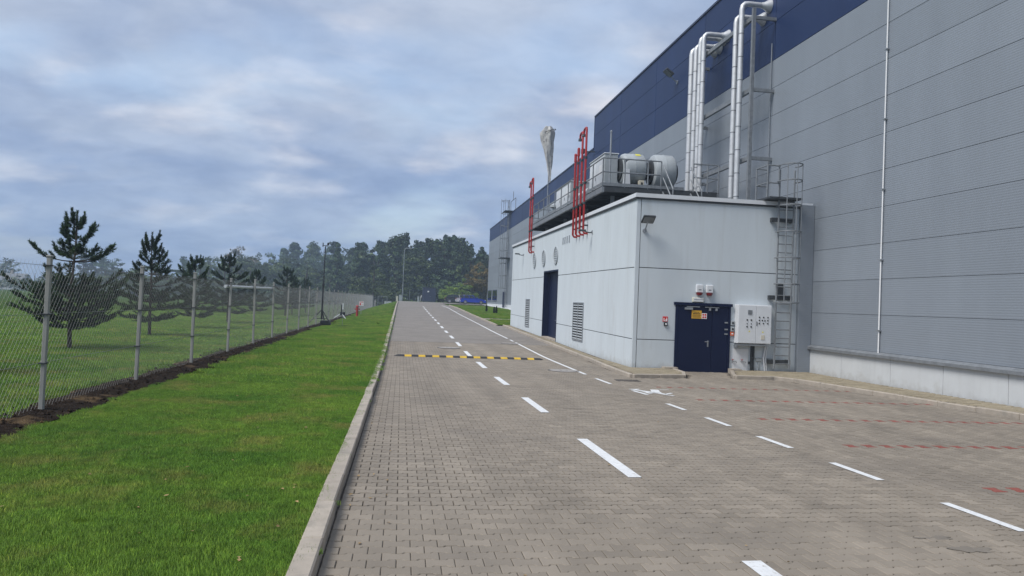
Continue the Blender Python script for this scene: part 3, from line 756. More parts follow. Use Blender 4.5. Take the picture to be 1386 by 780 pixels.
# right-hand lawns beyond the annex
sheet('annex_lawn', np.array([6.5, 8, 10, 12.6]), np.arange(49.8, 58.3, .5), .06, M_SOD, 'structure')
sheet('long_lawn', np.array([6.5, 8, 10, 12.4]), np.arange(60, 100.5, 1.), .06, M_SOD, 'structure')
sheet('garden_path', np.array([6.5, 9, 13.3]), np.arange(58.3, 60.1, .6), .05, M_CONC, 'structure')
sheet('wall_path', np.array([12.45, 13.38]), np.arange(60, 116, 1.), .07, M_PLINTH, 'structure')
kerb_run([(6.44, 49.6), (6.44, 100.4)]); kerb_run([(6.44, 100.45), (12.4, 100.45)])
rl = grid_pts(lambda y: 6.7, lambda y: 12.4, 50, 58.2, .5, lambda x: .06, 5)+grid_pts(lambda y: 6.7, lambda y: 12.3, 60.2, 100, .6, lambda x: .06, 6)
scatter('right_lawn_grass', rl, T_MID, 5, .9, 1.2)

# ------------------------------------------------------------------ factory building
XF = 13.4
fac = thing('factory_building', (XF, 52, 0), 'huge factory hall clad in grey panels under a deep blue parapet band', 'factory')
def build_factory():
    mb = MB(); mb.box(XF+.06, 60, -8, 52.2, -.5, 15.5); mb.box(XF+.06, 60, 52.2, 116, -.5, 13.22); mb.build('wall', M_JOINT, fac)
    rows = [.80, 1.85, 2.87, 3.89, 4.94, 6.0, 7.04, 8.1, 9.15, 10.19, 11.24]
    ncols = [19.1+6.65*k for k in range(-4, 5)]+[52.2]; ncols[-2:] = [52.2]; ncols = [19.1+6.62*k for k in range(-4, 6)]
    fcols = [52.2+6.38*k for k in range(11)]
    cache = {}
    def panel(nm, m, y0, y1, z0, z1, gy, gz, x=XF):
        key = (nm, round(y1-y0, 2), round(z1-z0, 2), gy)
        if key not in cache:
            cache[key] = MB().bbox(0, .058, gy/2, y1-y0-gy/2, gz/2, z1-z0-gz/2, .006).mesh(nm, m)
        p = put(nm, cache[key], fac, (0, y0-52, z0)); return p
    for cols in (ncols, fcols):
        for a, b in zip(cols, cols[1:]):
            for z0, z1 in zip(rows, rows[1:]):
                if a > 22.5 and b < 49.6 and z1 < 5.0: continue         # hidden behind the annex
                panel('wall_panel', M_GREYP, a, b, z0, z1, .006, .0085)
    for a, b in zip(ncols, ncols[1:]):
        for z0, z1 in ((11.245, 12.70), (12.70, 14.15), (14.15, 15.52)): panel('parapet_panel', M_BLUEP, a, b, z0, z1, .036, .010)
    for a, b in zip(fcols, fcols[1:]):
        panel('parapet_panel', M_BLUEP, a, b, 11.245, 13.20, .036, .010)
    for a, b in zip(ncols, ncols[1:]): MB().box(XF-.05, XF+.4, a, b-.01, 15.52, 15.62).build('roof_flashing', M_NAVYCAP, fac)
    for a, b in zip(fcols, fcols[1:]): MB().box(XF-.05, XF+.4, a, b-.01, 13.20, 13.30).build('roof_flashing', M_NAVYCAP, fac)
    MB().box(XF-.02, XF+.9, 52.16, 52.24, 13.3, 15.5).build('step_flashing', M_NAVYCAP, fac)
    # plinth and its ledge
    for a, b in ((-7.4, 12.6), (12.6, 14.6), (14.6, 16.6), (16.6, 18.6), (18.6, 20.9), (20.9, 22.75)):
        MB().bbox(XF-.02, XF+.05, a+.006, b-.006, -.5, .66, .004).build('plinth_panel', M_PLINTH, fac)
    for a, b in zip(fcols, fcols[1:]): MB().bbox(XF-.02, XF+.05, a+.004, b-.004, -.5, 1.5, .004).build('plinth_panel', M_PLINTH, fac)
    mb = MB(); mb.prism([(XF-.13, .655), (XF+.03, .655), (XF+.03, .80), (XF-.01, .80), (XF-.13, .735)], 'y', -7.4, 22.75); mb.build('plinth_ledge', M_GALVD, fac)
    # downpipe
    mb = MB(); mb.tube([(XF-.05, 19.1, .78), (XF-.05, 19.1, 13)], .019, 10); mb.build('downpipe', M_WHITE, fac)
    for z in (1.4, 3.4, 5.4, 7.4, 9.4): MB().box(XF-.10, XF+.0, 19.05, 19.15, z, z+.035).build('pipe_bracket', M_GALV, fac)
    for y, z in ((18.6, .05), (16.3, .3), (14.35, -.0)):
        pass
    # office windows and door near the far corner
    for a, b in ((104.2, 109.3), (110.6, 115.2)):
        w = MB(); w.box(XF-.03, XF+.02, a, b, 2.0, 2.1); w.box(XF-.03, XF+.02, a, b, 3.45, 3.55); w.box(XF-.03, XF+.02, a, a+.12, 2.1, 3.45); w.box(XF-.03, XF+.02, b-.12, b, 2.1, 3.45); w.box(XF-.03, XF+.02, (a+b)/2-.05, (a+b)/2+.05, 2.1, 3.45)
        w = w.build('window', M_NAVYCAP, fac)
        for c, d in ((a+.12, (a+b)/2-.05), ((a+b)/2+.05, b-.12)): MB().box(XF-.012, XF+.01, c, d, 2.1, 3.45).build('pane', M_GLASS, w)
        MB().box(XF-.1, XF, a-.05, b+.05, 1.94, 2.0).build('sill', M_GALV, w)
    d = MB().box(XF-.05, XF+.02, 95.6, 97.9, 1.05, 3.2).build('door', M_BLUEDOOR, fac); MB().box(XF-.09, XF-.05, 95.8, 95.95, 2.0, 2.1).build('handle', M_GALV, d)
build_factory()

# ------------------------------------------------------------------ annex (white flat-roofed block)
AX0, AX1, AY0, AY1 = 7.35, 13.38, 22.8, 49.5
sh = lambda y: .0085*(y-AY0)
ann = thing('utility_building', (AX0, AY0, 0), 'white plastered flat-roofed utility block built against the grey factory', 'building')
def build_annex():
    D0, D1, DT = 34.56, 38.1, 3.36          # big recessed door in the road-side wall
    t = .035
    def shear(x, y, z): return (x, y, z+sh(y))
    core = MB(); core.box(AX0+t, AX1-.0, AY0+t, D0, -.6, 5.30); core.box(AX0+t, AX1, D1, AY1, -.6, 5.30); core.box(AX0+t, AX1, D0, D1, DT, 5.30); core.box(AX0+1.0, AX1, D0, D1, -.6, DT)
    core.map(shear).build('wall', M_JOINT, ann)
    cols = [AY0+.08, 26.65, 28.8, 31.25, D0, D1, 40.0, 43.6, 46.6, AY1]
    rows = [-.5, .79, 3.09, 5.32]
    for a, b in zip(cols, cols[1:]):
        for r, (z0, z1) in enumerate(zip(rows, rows[1:])):
            if a == D0 and r < 2: continue
            if a == D0: z0 = DT
            MB().bbox(AX0, AX0+t+.01, a+.004, b-.004, z0+(.013 if r else 0), z1-(.013 if r < 2 else 0), .003).map(shear).build('wall_panel', M_PLASTER, ann)
    # door reveal
    for a, b, n in ((D0-.02, D0+.03, 1), (D1-.03, D1+.02, 1)): MB().box(AX0-.012, AX0+.34, a, b, -.5, DT+.02).map(shear).build('door_jamb', M_BLUEDOOR, ann)
    MB().box(AX0-.012, AX0+.34, D0+.03, D1-.03, DT-.05, DT+.02).map(shear).build('door_head', M_BLUEDOOR, ann)
    mid = (D0+D1)/2
    d = MB().bbox(AX0+.32, AX0+.38, D0+.03, mid-.004, -.5, DT-.05, .004).map(shear).build('door', M_BLUEDOOR, ann)
    MB().box(AX0+.305, AX0+.32, mid-.75, mid-.45, 1.58, 1.98).build('notice', M_WHITE, d); MB().box(AX0+.302, AX0+.305, mid-.70, mid-.50, 1.66, 1.82).build('notice_symbol', M_REDSIGN, d)
    MB().tube([(AX0+.32, mid-.25, 1.0), (AX0+.25, mid-.25, 1.0), (AX0+.25, mid-.40, 1.0)], .012, 6).build('handle', M_GALV, d)
    MB().bbox(AX0+.32, AX0+.38, mid+.004, D1-.03, -.5, DT-.05, .004).map(shear).build('door', M_BLUEDOOR, ann)
    MB().box(AX0-.03, AX0+.3, D0+.03, D1-.03, -.2, -.01).map(shear).build('threshold', M_CONC, ann)
    # louvres
    for a, b, z0, z1, mull in ((29.3, 31.1, .32, 1.92, True), (42.1, 43.4, .42, 2.05, False)):
        f = MB(); e = .05
        f.box(AX0-.035, AX0-.001, a, b, z0, z0+e); f.box(AX0-.035, AX0-.001, a, b, z1-e, z1); f.box(AX0-.035, AX0-.001, a, a+e, z0+e, z1-e); f.box(AX0-.035, AX0-.001, b-e, b, z0+e, z1-e)
        secs = [(a+e, b-e)]
        if mull: m = (a+b)/2; f.box(AX0-.035, AX0-.001, m-.04, m+.04, z0+e, z1-e); secs = [(a+e, m-.04), (m+.04, b-e)]
        f = f.build('vent_louvre', M_GALV, ann)
        MB().box(AX0-.006, AX0-.0015, a+e, b-e, z0+e, z1-e).build('vent_back', M_BLACK, f)
        n = int((z1-z0-.1)/.105)
        for c, d2 in secs:
            for k in range(n):
                z = z0+e+.012+k*(z1-z0-.1)/n
                MB().prism([(AX0-.008, z+.045), (AX0-.034, z+.012), (AX0-.034, z), (AX0-.008, z+.033)], 'y', c, d2).build('slat', M_FANGREY, f)
    # round vents
    for y in (41.0, 38.25, 35.15):
        z = 4.2-.13; v = MB(); v.lathe((AX0, y, z+sh(y)), (-1, 0, 0), [(0, .44), (.05, .44), (.055, .40), (.02, .39)], 28); v = v.build('round_vent', M_FANGREY, ann, True)
        MB().lathe((AX0, y, z+sh(y)), (-1, 0, 0), [(.002, .39), (.012, .39), (.013, .0)], 28).build('vent_back', M_BLACK, v)
        for k in range(7):
            h = -.33+.11*k; w = math.sqrt(.385**2-h*h); MB().prism([(AX0-.014, z+sh(y)+h+.03), (AX0-.045, z+sh(y)+h-.02), (AX0-.03, z+sh(y)+h-.025), (AX0-.014, z+sh(y)+h+.015)], 'y', y-w, y+w).build('slat', M_FANGREY, v)
    for y in (32.4, 32.85, 33.3, 33.7): MB().box(AX0-.02, AX0-.001, y-.07, y+.07, 4.60, 4.92).build('small_vent', M_GALV, ann)
    # corner strip and front wall
    MB().bbox(AX0, AX0+.13, AY0, AY0+.07, -.5, 5.32, .003).build('corner_strip', M_PLASTER, ann)
    for r, (z0, z1) in enumerate(zip(rows, rows[1:])):
        MB().bbox(AX0+.155, 13.36, AY0, AY0+t+.01, z0+(.013 if r else 0), z1-(.013 if r < 2 else 0), .003).build('wall_panel', M_PLASTER, ann)
    MB().bbox(12.93, 13.39, AY0-.16, AY0-.002, -.5, 5.40, .006).build('corner_post', M_GREYP, ann)
    # roof edge
    MB().box(AX0-.07, AX0+.25, AY0+.0, AY1+.05, 5.34, 5.47).map(shear).build('roof_flashing', M_WHITEMETAL, ann)
    MB().box(AX0-.07, AX1, AY0-.07, AY0-.001, 5.34, 5.47).build('roof_flashing', M_WHITEMETAL, ann)
    MB().box(AX0-.045, AX0-.001, AY0+.0, AY1, 5.28, 5.335).map(shear).build('drip_edge', M_DARKST, ann); MB().box(AX0-.045, 12.93, AY0-.045, AY0-.001, 5.28, 5.335).build('drip_edge', M_DARKST, ann)
    MB().box(AX0+.25, AX1, AY0+.002, AY1, 5.31, 5.42).map(shear).build('roof', M_ROOF, ann)
    # blue front door
    f = MB(); y = AY0
    f.box(8.69, 10.66, y-.10, y-.002, 1.94, 2.03); f.box(8.75, 8.83, y-.06, y-.002, -.5, 1.94); f.box(10.54, 10.62, y-.06, y-.002, -.5, 1.94)
    f = f.build('door', M_BLUEDOOR, ann)
    MB().bbox(8.835, 9.985, y-.05, y-.003, -.5, 1.935, .004).build('door_leaf', M_BLUEDOOR, f); MB().bbox(9.995, 10.535, y-.05, y-.003, -.5, 1.935, .004).build('door_leaf', M_BLUEDOOR, f)
    MB().tube([(9.86, y-.05, .78), (9.86, y-.10, .78), (9.74, y-.10, .78)], .013, 6).build('handle', M_GALV, f); MB().box(9.84, 9.885, y-.058, y-.051, .62, .82).build('handle_plate', M_GALV, f)
    mb = MB(); mb.box(9.04, 9.30, y-.11, y-.051, 1.80, 1.87); mb.box(9.10, 9.54, y-.10, y-.075, 1.885, 1.91); mb.build('door_closer', M_GALV, f)
    mb = MB(); mb.box(9.72, 10.2, y-.095, y-.075, 1.885, 1.905); mb.box(9.86, 9.92, y-.1, y-.051, 1.79, 1.87); mb.box(10.08, 10.14, y-.1, y-.051, 1.79, 1.87); mb.build('door_holder', M_GALV, f)
    for z in (1.42, 1.20, 1.05): MB().box(10.42, 10.53, y-.062, y-.051, z-.022, z+.022).build('hinge', M_GALV, f)
    mb = MB(); mb.box(8.35, 8.80, y-.28, y-.0, -.235, -.06); mb.build('step', M_CONC, ann)
    MB().box(10.58, 10.95, y-.30, y-.002, -.235, -.06).build('step', M_CONC, ann)
build_annex()

# ------------------------------------------------------------------ things on the annex front
FY = AY0-.002
def wall_sign():
    t = thing('warning_sign', (9.45, FY-.05, 1.65), 'yellow warning plate with dark print fixed on the dark blue double door', 'sign')
    MB().bbox(9.28, 9.62, FY-.062, FY-.052, 1.52, 1.78, .003).build('plate', M_YELLOW, t)
    mb = MB(); r = random.Random(4)
    for z, x0, x1, h in ((1.725, 9.36, 9.54, .022), (1.675, 9.33, 9.57, .034), (1.625, 9.31, 9.59, .016), (1.59, 9.31, 9.57, .012), (1.56, 9.31, 9.59, .012)):
        x = x0
        while x < x1: w = r.uniform(.012, .03); mb.box(x, min(x+w, x1), FY-.0645, FY-.062, z-h/2, z+h/2); x += w+.008
    mb.build('lettering', M_BLACK, t)
    t = thing('prohibition_sign', (9.7, FY-.05, 1.60), 'small white sign with red prohibition circles beside the yellow warning plate', 'sign')
    MB().bbox(9.625, 9.80, FY-.061, FY-.052, 1.52, 1.70, .002).build('plate', M_WHITE, t)
    for x, z in ((9.675, 1.65), (9.75, 1.65), (9.675, 1.57), (9.75, 1.57)):
        MB().lathe((x, FY-.061, z), (0, -1, 0), [(0, .033), (.002, .033), (.002, .022), (0.0015, .022)], 14).build('prohibition_ring', M_REDSIGN, t)
        MB().tube([(x-.018, FY-.063, z+.018), (x+.018, FY-.063, z-.018)], .005, 4).build('slash', M_REDSIGN, t)
wall_sign()
def fire_point():
    t = thing('fire_alarm_sign', (8.42, FY, 1.47), 'small red fire alarm sign on the white wall beside the blue double door', 'sign')
    MB().bbox(8.33, 8.50, FY-.012, FY, 1.38, 1.55, .002).build('plate', M_REDSIGN, t)
    mb = MB(); mb.box(8.36, 8.385, FY-.0145, FY-.012, 1.41, 1.50); mb.box(8.36, 8.42, FY-.0146, FY-.0121, 1.40, 1.425); mb.prism([(8.43, 1.40), (8.475, 1.40), (8.485, 1.45), (8.46, 1.53), (8.45, 1.47), (8.425, 1.45)], 'y', FY-.0145, FY-.012)
    mb.build('symbol', M_WHITE, t)
    t = thing('call_point', (8.43, FY, 1.30), 'small black call point with a white button below the red fire sign', 'call point')
    MB().bbox(8.37, 8.49, FY-.06, FY, 1.245, 1.365, .01).build('housing', M_BLACK, t); MB().lathe((8.43, FY-.06, 1.305), (0, -1, 0), [(0, .032), (.012, .030), (.014, 0)], 12).build('button', M_WHITE, t)
fire_point()
for x, lab in ((9.52, 'white siren with dark red lens over the blue door, the one nearer the building corner'), (9.86, 'white siren with dark red lens over the blue door, the one nearer the control cabinet')):
    t = thing('alarm_siren', (x, FY, 2.45), lab, 'siren', 'alarm sirens above the blue door')
    MB().bbox(x-.115, x+.115, FY-.10, FY, 2.36, 2.62, .018).build('housing', M_WHITEMETAL, t)
    mb = MB(); mb.lathe((x, FY-.055, 2.36), (0, 0, -1), [(0, .10), (.03, .10), (.075, .085), (.09, .05), (.092, 0)], 16); mb.build('lens', M_REDPLAS, t, True)
    MB().box(x-.045, x+.045, FY-.1045, FY-.1, 2.44, 2.47).build('sound_grille', M_GALVD, t)
t = thing('emergency_light', (9.5, FY, 2.12), 'cream emergency light box directly above the blue door head', 'light')
MB().bbox(9.30, 9.68, FY-.075, FY, 2.05, 2.20, .01).build('housing', M_CREAM, t); MB().bbox(9.325, 9.655, FY-.09, FY-.075, 2.065, 2.185, .005).build('diffuser', M_WHITEMETAL, t)
MB().box(9.33, 9.65, FY-.0925, FY-.09, 2.125, 2.14).build('print', M_GALVD, t)
for z, lab in ((1.42, 'grey rotary switch box beside the control cabinet, the upper of two'), (1.22, 'grey rotary switch box beside the control cabinet, just above the orange box')):
    t = thing('switch_box', (10.65, FY, z), lab, 'switch', 'rotary switches beside the cabinet')
    MB().bbox(10.63, 10.75, FY-.09, FY, z-.075, z+.075, .008).build('housing', M_FANGREY, t); MB().lathe((10.69, FY-.09, z), (0, -1, 0), [(0, .035), (.02, .03), (.021, 0)], 12).build('knob', M_BLACK, t)
t = thing('junction_box', (10.69, FY, 1.07), 'small orange junction box on the wall under the grey switch boxes', 'junction box')
MB().bbox(10.62, 10.75, FY-.07, FY, 1.005, 1.135, .008).build('housing', M_ORANGE, t); MB().box(10.655, 10.715, FY-.0725, FY-.07, 1.05, 1.09).build('print', M_WHITE, t)

def control_cabinet():
    t = thing('control_cabinet', (11.3, FY, .75), 'light grey two-door electrical control cabinet on the white wall, with dark buttons', 'control cabinet')
    MB().bbox(10.77, 11.93, FY-.26, FY, .775, 2.03, .008).build('housing', M_WHITEMETAL, t)
    y = FY-.26
    d1 = MB().bbox(10.785, 11.385, y-.022, y-.002, .79, 2.015, .006).build('cabinet_door', M_WHITEMETAL, t)
    d2 = MB().bbox(11.397, 11.915, y-.022, y-.002, .79, 2.015, .006).build('cabinet_door', M_WHITEMETAL, t); y -= .022
    def btn(d, x, z, r=.024, m=M_BLACK):
        MB().lathe((x, y, z), (0, -1, 0), [(0, r), (.018, r*.9), (.019, 0)], 10).build('button', m, d)
    for x in (11.08, 11.22):
        for z in (1.54, 1.42, 1.32): btn(d1, x, z, .027 if z != 1.42 else .018)
    for x, z in ((11.50, 1.64), (11.64, 1.64), (11.79, 1.64), (11.50, 1.54), (11.60, 1.54), (11.69, 1.53), (11.79, 1.54), (11.50, 1.44), (11.64, 1.44), (11.79, 1.44)): btn(d2, x, z)
    MB().box(11.10, 11.24, y-.015, y, 1.72, 1.86).build('meter', M_GALVD, d1); MB().box(11.57, 11.69, y-.015, y, .92, 1.06).build('meter', M_BEIGE, d2)
    MB().prism([(11.135, 1.155), (11.195, 1.155), (11.165, 1.21)], 'y', y-.003, y).build('warning_triangle', M_YELLAB, d1); MB().prism([(11.60, 1.14), (11.66, 1.14), (11.63, 1.195)], 'y', y-.003, y).build('warning_triangle', M_YELLAB, d2)
    MB().bbox(11.40, 11.425, y-.02, y, 1.36, 1.50, .004).build('handle', M_DARKST, d2)
    mb = MB(); mb.box(10.80, 11.85, FY-.27, FY, .70, .755); mb.box(10.78, 10.84, FY-.2, FY, .62, .70); mb.build('shelf', M_GALVD, t)
    mb = MB()
    for x in (11.36, 11.43): mb.box(x, x+.05, FY-.06, FY, -.12, .70)
    mb.box(11.28, 11.36, FY-.04, FY, .1, .18); mb.build('cable_duct', M_DARKST, t)
    mb = MB(); mb.tube([(11.86, FY-.05, .70), (11.80, FY-.05, .3), (11.86, FY-.05, -.12)], .03, 8); mb.tube([(11.92, FY-.05, .70), (11.88, FY-.05, .3), (11.92, FY-.05, -.12)], .02, 8); mb.build('conduit', M_WHITEMETAL, t)
    mb = MB(); mb.bbox(11.55, 11.75, FY-.06, FY, .20, .28, .006); mb.tube([(11.42, FY-.03, .30), (12.2, FY-.03, .29)], .014, 6); mb.tube([(11.66, FY-.03, .2), (11.62, FY-.03, -.12)], .02, 6); mb.build('outlet_box', M_FANGREY, t)
control_cabinet()
t = thing('access_hatch', (11.0, FY, .2), 'flat grey access hatch low on the wall below the control cabinet', 'hatch')
MB().bbox(10.75, 11.28, FY-.02, FY, -.15, .60, .004).build('hatch_panel', M_WHITEMETAL, t)
for x, lab in ((10.72, 'small metal wall tap under the cabinet, next to the blue door'), (11.04, 'small metal wall tap under the cabinet, in the middle of the hatch')):
    t = thing('wall_tap', (x, FY-.02, .18), lab, 'tap', 'wall taps under the cabinet')
    mb = MB(); mb.tube([(x, FY-.02, .18), (x, FY-.10, .18), (x+.10, FY-.12, .18), (x+.12, FY-.12, .13)], .016, 8); mb.build('spout', M_GALV, t)
    MB().lathe((x, FY-.09, .20), (0, 0, 1), [(0, .012), (.03, .012), (.032, .04), (.045, .04), (.046, 0)], 10).build('valve_wheel', M_RED, t)

def roof_ladder():
    t = thing('caged_ladder', (12.35, FY, 0), 'grey steel caged ladder climbing the white wall to the annex roof', 'ladder')
    y = FY-.20; xs = (12.10, 12.62)
    for x in xs: MB().tube([(x, y, -.02), (x, y, 6.5)], .034, 6).build('stile', M_GALVD, t)
    for k in range(20): MB().tube([(xs[0], y, .14+.28*k), (xs[1], y, .14+.28*k)], .018, 6).build('rung', M_GALVD, t)
    for z in (.2, 2.3, 4.85):
        mb = MB(); mb.box(xs[0]-.22, xs[1]+.06, y+.03, y+.06, z-.07, z+.07); mb.box(xs[0]-.2, xs[0]-.12, y+.06, FY, z-.07, z+.07); mb.box(xs[1]-.04, xs[1]+.04, y+.06, FY, z-.07, z+.07); mb.build('wall_bracket', M_DARKST, t)
    cx = (xs[0]+xs[1])/2; hoops = (2.15, 2.75, 3.6, 4.45, 5.3, 6.1, 6.62)
    arc = lambda z: [(cx-.36*math.cos(a), y-.02-.62*math.sin(a)**.8, z) for a in np.linspace(.0, math.pi, 12)]
    for z in hoops:
        mb = MB(); mb.tube([(xs[0], y, z)]+arc(z)+[(xs[1], y, z)], .024, 5); mb.build('cage_hoop', M_GALVD, t)
    for a in (.25*math.pi, .5*math.pi, .75*math.pi):
        x, yy = cx-.36*math.cos(a), y-.02-.62*math.sin(a)**.8; MB().tube([(x, yy, 2.15), (x, yy, 6.62)], .017, 5).build('cage_strut', M_GALVD, t)
    # small landing with rails over the parapet
    MB().box(11.62, 12.75, y-.30, FY+.6, 5.50, 5.56).build('landing', M_DARKST, t)
    mb = MB(); q = [(11.66, y-.02), (11.66, FY+.55)]
    for x, yy in q+[(12.06, y-.02), (12.06, FY+.55)]: mb.tube([(x, yy, 5.5), (x, yy, 6.62)], .028, 6)
    for z in (6.05, 6.62): mb.tube([(12.06, y-.02, z), (11.66, y-.02, z), (11.66, FY+.55, z), (12.06, FY+.55, z)], .026, 6)
    mb.build('landing_rail', M_GALVD, t)
    mb = MB(); mb.box(12.22, 12.40, FY-.09, FY, 2.25, 2.78); mb.build('ladder_guard', M_DARKST, t)
roof_ladder()

def floodlight(loc, dirv, label, s=1.):
    """dirv: horizontal direction out of the wall"""
    x, y, z = loc; d = Vector((*dirv, 0)); t = thing('floodlight', loc, label, 'floodlight')
    side = Vector((-d.y, d.x, 0)); p = Vector(loc)
    MB().tube([p, p+d*.02, p+d*.05], .07*s, 8).build('wall_plate', M_GALV, t)
    MB().tube([p+d*.03, p+d*.16*s+Vector((0, 0, .10*s)), p+d*.30*s+Vector((0, 0, .26*s))], .022*s, 6).build('bracket', M_GALV, t)
    c = p+d*.36*s+Vector((0, 0, .32*s)); m = Matrix((( side.x, d.x, 0), (side.y, d.y, 0), (0, 0, 1)))
    rot = Matrix.Rotation(R(35), 3, 'X')
    mb = MB().bbox(-.20*s, .20*s, -.17*s, .17*s, -.03*s, .04*s, .012*s)
    for k in range(5): mb.box(-.15*s+.07*s*k, -.14*s+.07*s*k, -.12*s, .12*s, .04*s, .065*s)
    mb.map(lambda a, b, e: tuple(c+m@(rot@Vector((a, b, e))))).build('lamp_head', M_DARKST, t)
    MB().box(-.17*s, .17*s, -.14*s, .14*s, -.036*s, -.0305*s).map(lambda a, b, e: tuple(c+m@(rot@Vector((a, b, e))))).build('lamp_glass', M_GALVD, t)
floodlight((7.62, FY, 4.28), (0, -1), 'grey floodlight on a bent bracket near the top corner of the white annex front')
floodlight((XF, 35.7, 13.3), (-1, 0), 'dark floodlight high on the blue parapet cladding beside the silver pipes', 1.4)
for y, lab in ((28.36, 'small dark arm lamp on the road-side wall beside the four clustered red pipes'), (44.9, 'small dark lamp on a curved arm near the far end of the road-side wall')):
    t = thing('wall_lamp', (AX0, y, 4.8), lab, 'lamp', 'arm lamps on the road-side wall'); z = 4.72 if y < 30 else 4.78
    MB().tube([(AX0, y, z), (AX0-.10, y, z-.04), (AX0-.25, y, z-.02), (AX0-.32, y, z+.02)], .025, 6).build('arm', M_DARKST, t)
    MB().bbox(AX0-.55, AX0-.28, y-.09, y+.09, z+.0, z+.07, .015).build('lamp_head', M_DARKST, t)
    MB().bbox(AX0-.03, AX0, y-.05, y+.05, z-.09, z+.06, .008).build('wall_plate', M_GALV, t)

# ------------------------------------------------------------------ roof platform with fans
PX0, PX1, PY0, PY1, PZ = 7.62, 12.5, 28.2, 45.2, 6.56
def platform():
    t = thing('roof_platform', (PX0, PY0, 5.5), 'long grey steel service platform with railings standing over the annex roof', 'platform')
    mb = MB()
    MB().box(PX0+.02, PX1, PY0+.02, PY1, PZ-.05, PZ).build('grating_deck', M_DARKST, t)
    for x in (PX0, PX1-.1): MB().box(x, x+.1, PY0, PY1, PZ-.26, PZ-.052).build('edge_beam', M_GALVD, t)
    for k in range(9):
        y = PY0+.0+k*(PY1-PY0-.1)/8; MB().box(PX0+.102, PX1-.102, y, y+.1, PZ-.24, PZ-.052).build('cross_beam', M_DARKST, t)
    for y in (29.2, 33.5, 38.0, 43.0):
        for x in (8.3, 12.0): MB().box(x, x+.14, y, y+.14, 5.4, PZ-.242).build('support_leg', M_GALVD, t)
    MB().box(PX0-.012, PX0-.002, PY0, PY1, PZ-.0, PZ+.12).build('toe_board', M_GALVD, t); MB().box(PX0, 11.0, PY0-.012, PY0-.002, PZ, PZ+.12).build('toe_board', M_GALVD, t)
    n = 12
    for k in range(n):
        y = PY0+.03+k*(PY1-PY0-.06)/(n-1); MB().tube([(PX0+.03, y, PZ-.05), (PX0+.03, y, PZ+1.1)], .028, 6).build('rail_post', M_GALVD, t)
    for z in (.55, 1.1): MB().tube([(PX0+.03, PY0+.03, PZ+z), (PX0+.03, PY1-.03, PZ+z), (9.0, PY1-.03, PZ+z)], .027, 6).build('handrail', M_GALVD, t)
    fx = (PX0+.03, 8.55, 9.5, 10.05)
    for x in fx[1:]: MB().tube([(x, PY0+.03, PZ-.05), (x, PY0+.03, PZ+1.1)], .028, 6).build('rail_post', M_GALVD, t)
    for z in (.55, 1.1): MB().tube([(PX0+.05, PY0+.03, PZ+z), (10.05, PY0+.03, PZ+z)], .027, 6).build('handrail', M_GALVD, t)
    for x in (11.4, 12.0, 12.46): MB().tube([(x, PY0+.03, PZ-.05), (x, PY0+.03, PZ+1.1)], .028, 6).build('rail_post', M_GALVD, t)
    for z in (.55, 1.1): MB().tube([(11.4, PY0+.03, PZ+z), (12.46, PY0+.03, PZ+z), (12.46, 33, PZ+z)], .027, 6).build('handrail', M_GALVD, t)
    # short stair down to the roof between the two sloping handrails
    for x in (10.12, 11.28):
        MB().tube([(x, PY0, PZ+.95), (x+.02, PY0-1.1, 5.55+.85), (x+.02, PY0-1.1, 5.5)], .028, 6).build('stair_rail', M_GALVD, t)
        MB().tube([(x, PY0, PZ+.45), (x+.02, PY0-1.1, 5.55+.4)], .024, 6).build('stair_rail', M_GALVD, t)
        MB().prism([(PY0, PZ-.1), (PY0, PZ-.3), (PY0-1.1, 5.45), (PY0-1.1, 5.6)], 'x', x-.02, x+.02).build('stringer', M_GALVD, t)
    for k in range(4): MB().box(10.14, 11.26, PY0-.28-.27*k, PY0-.03-.27*k, PZ-.28-.24*k, PZ-.25-.24*k).build('stair_tread', M_DARKST, t)
platform()
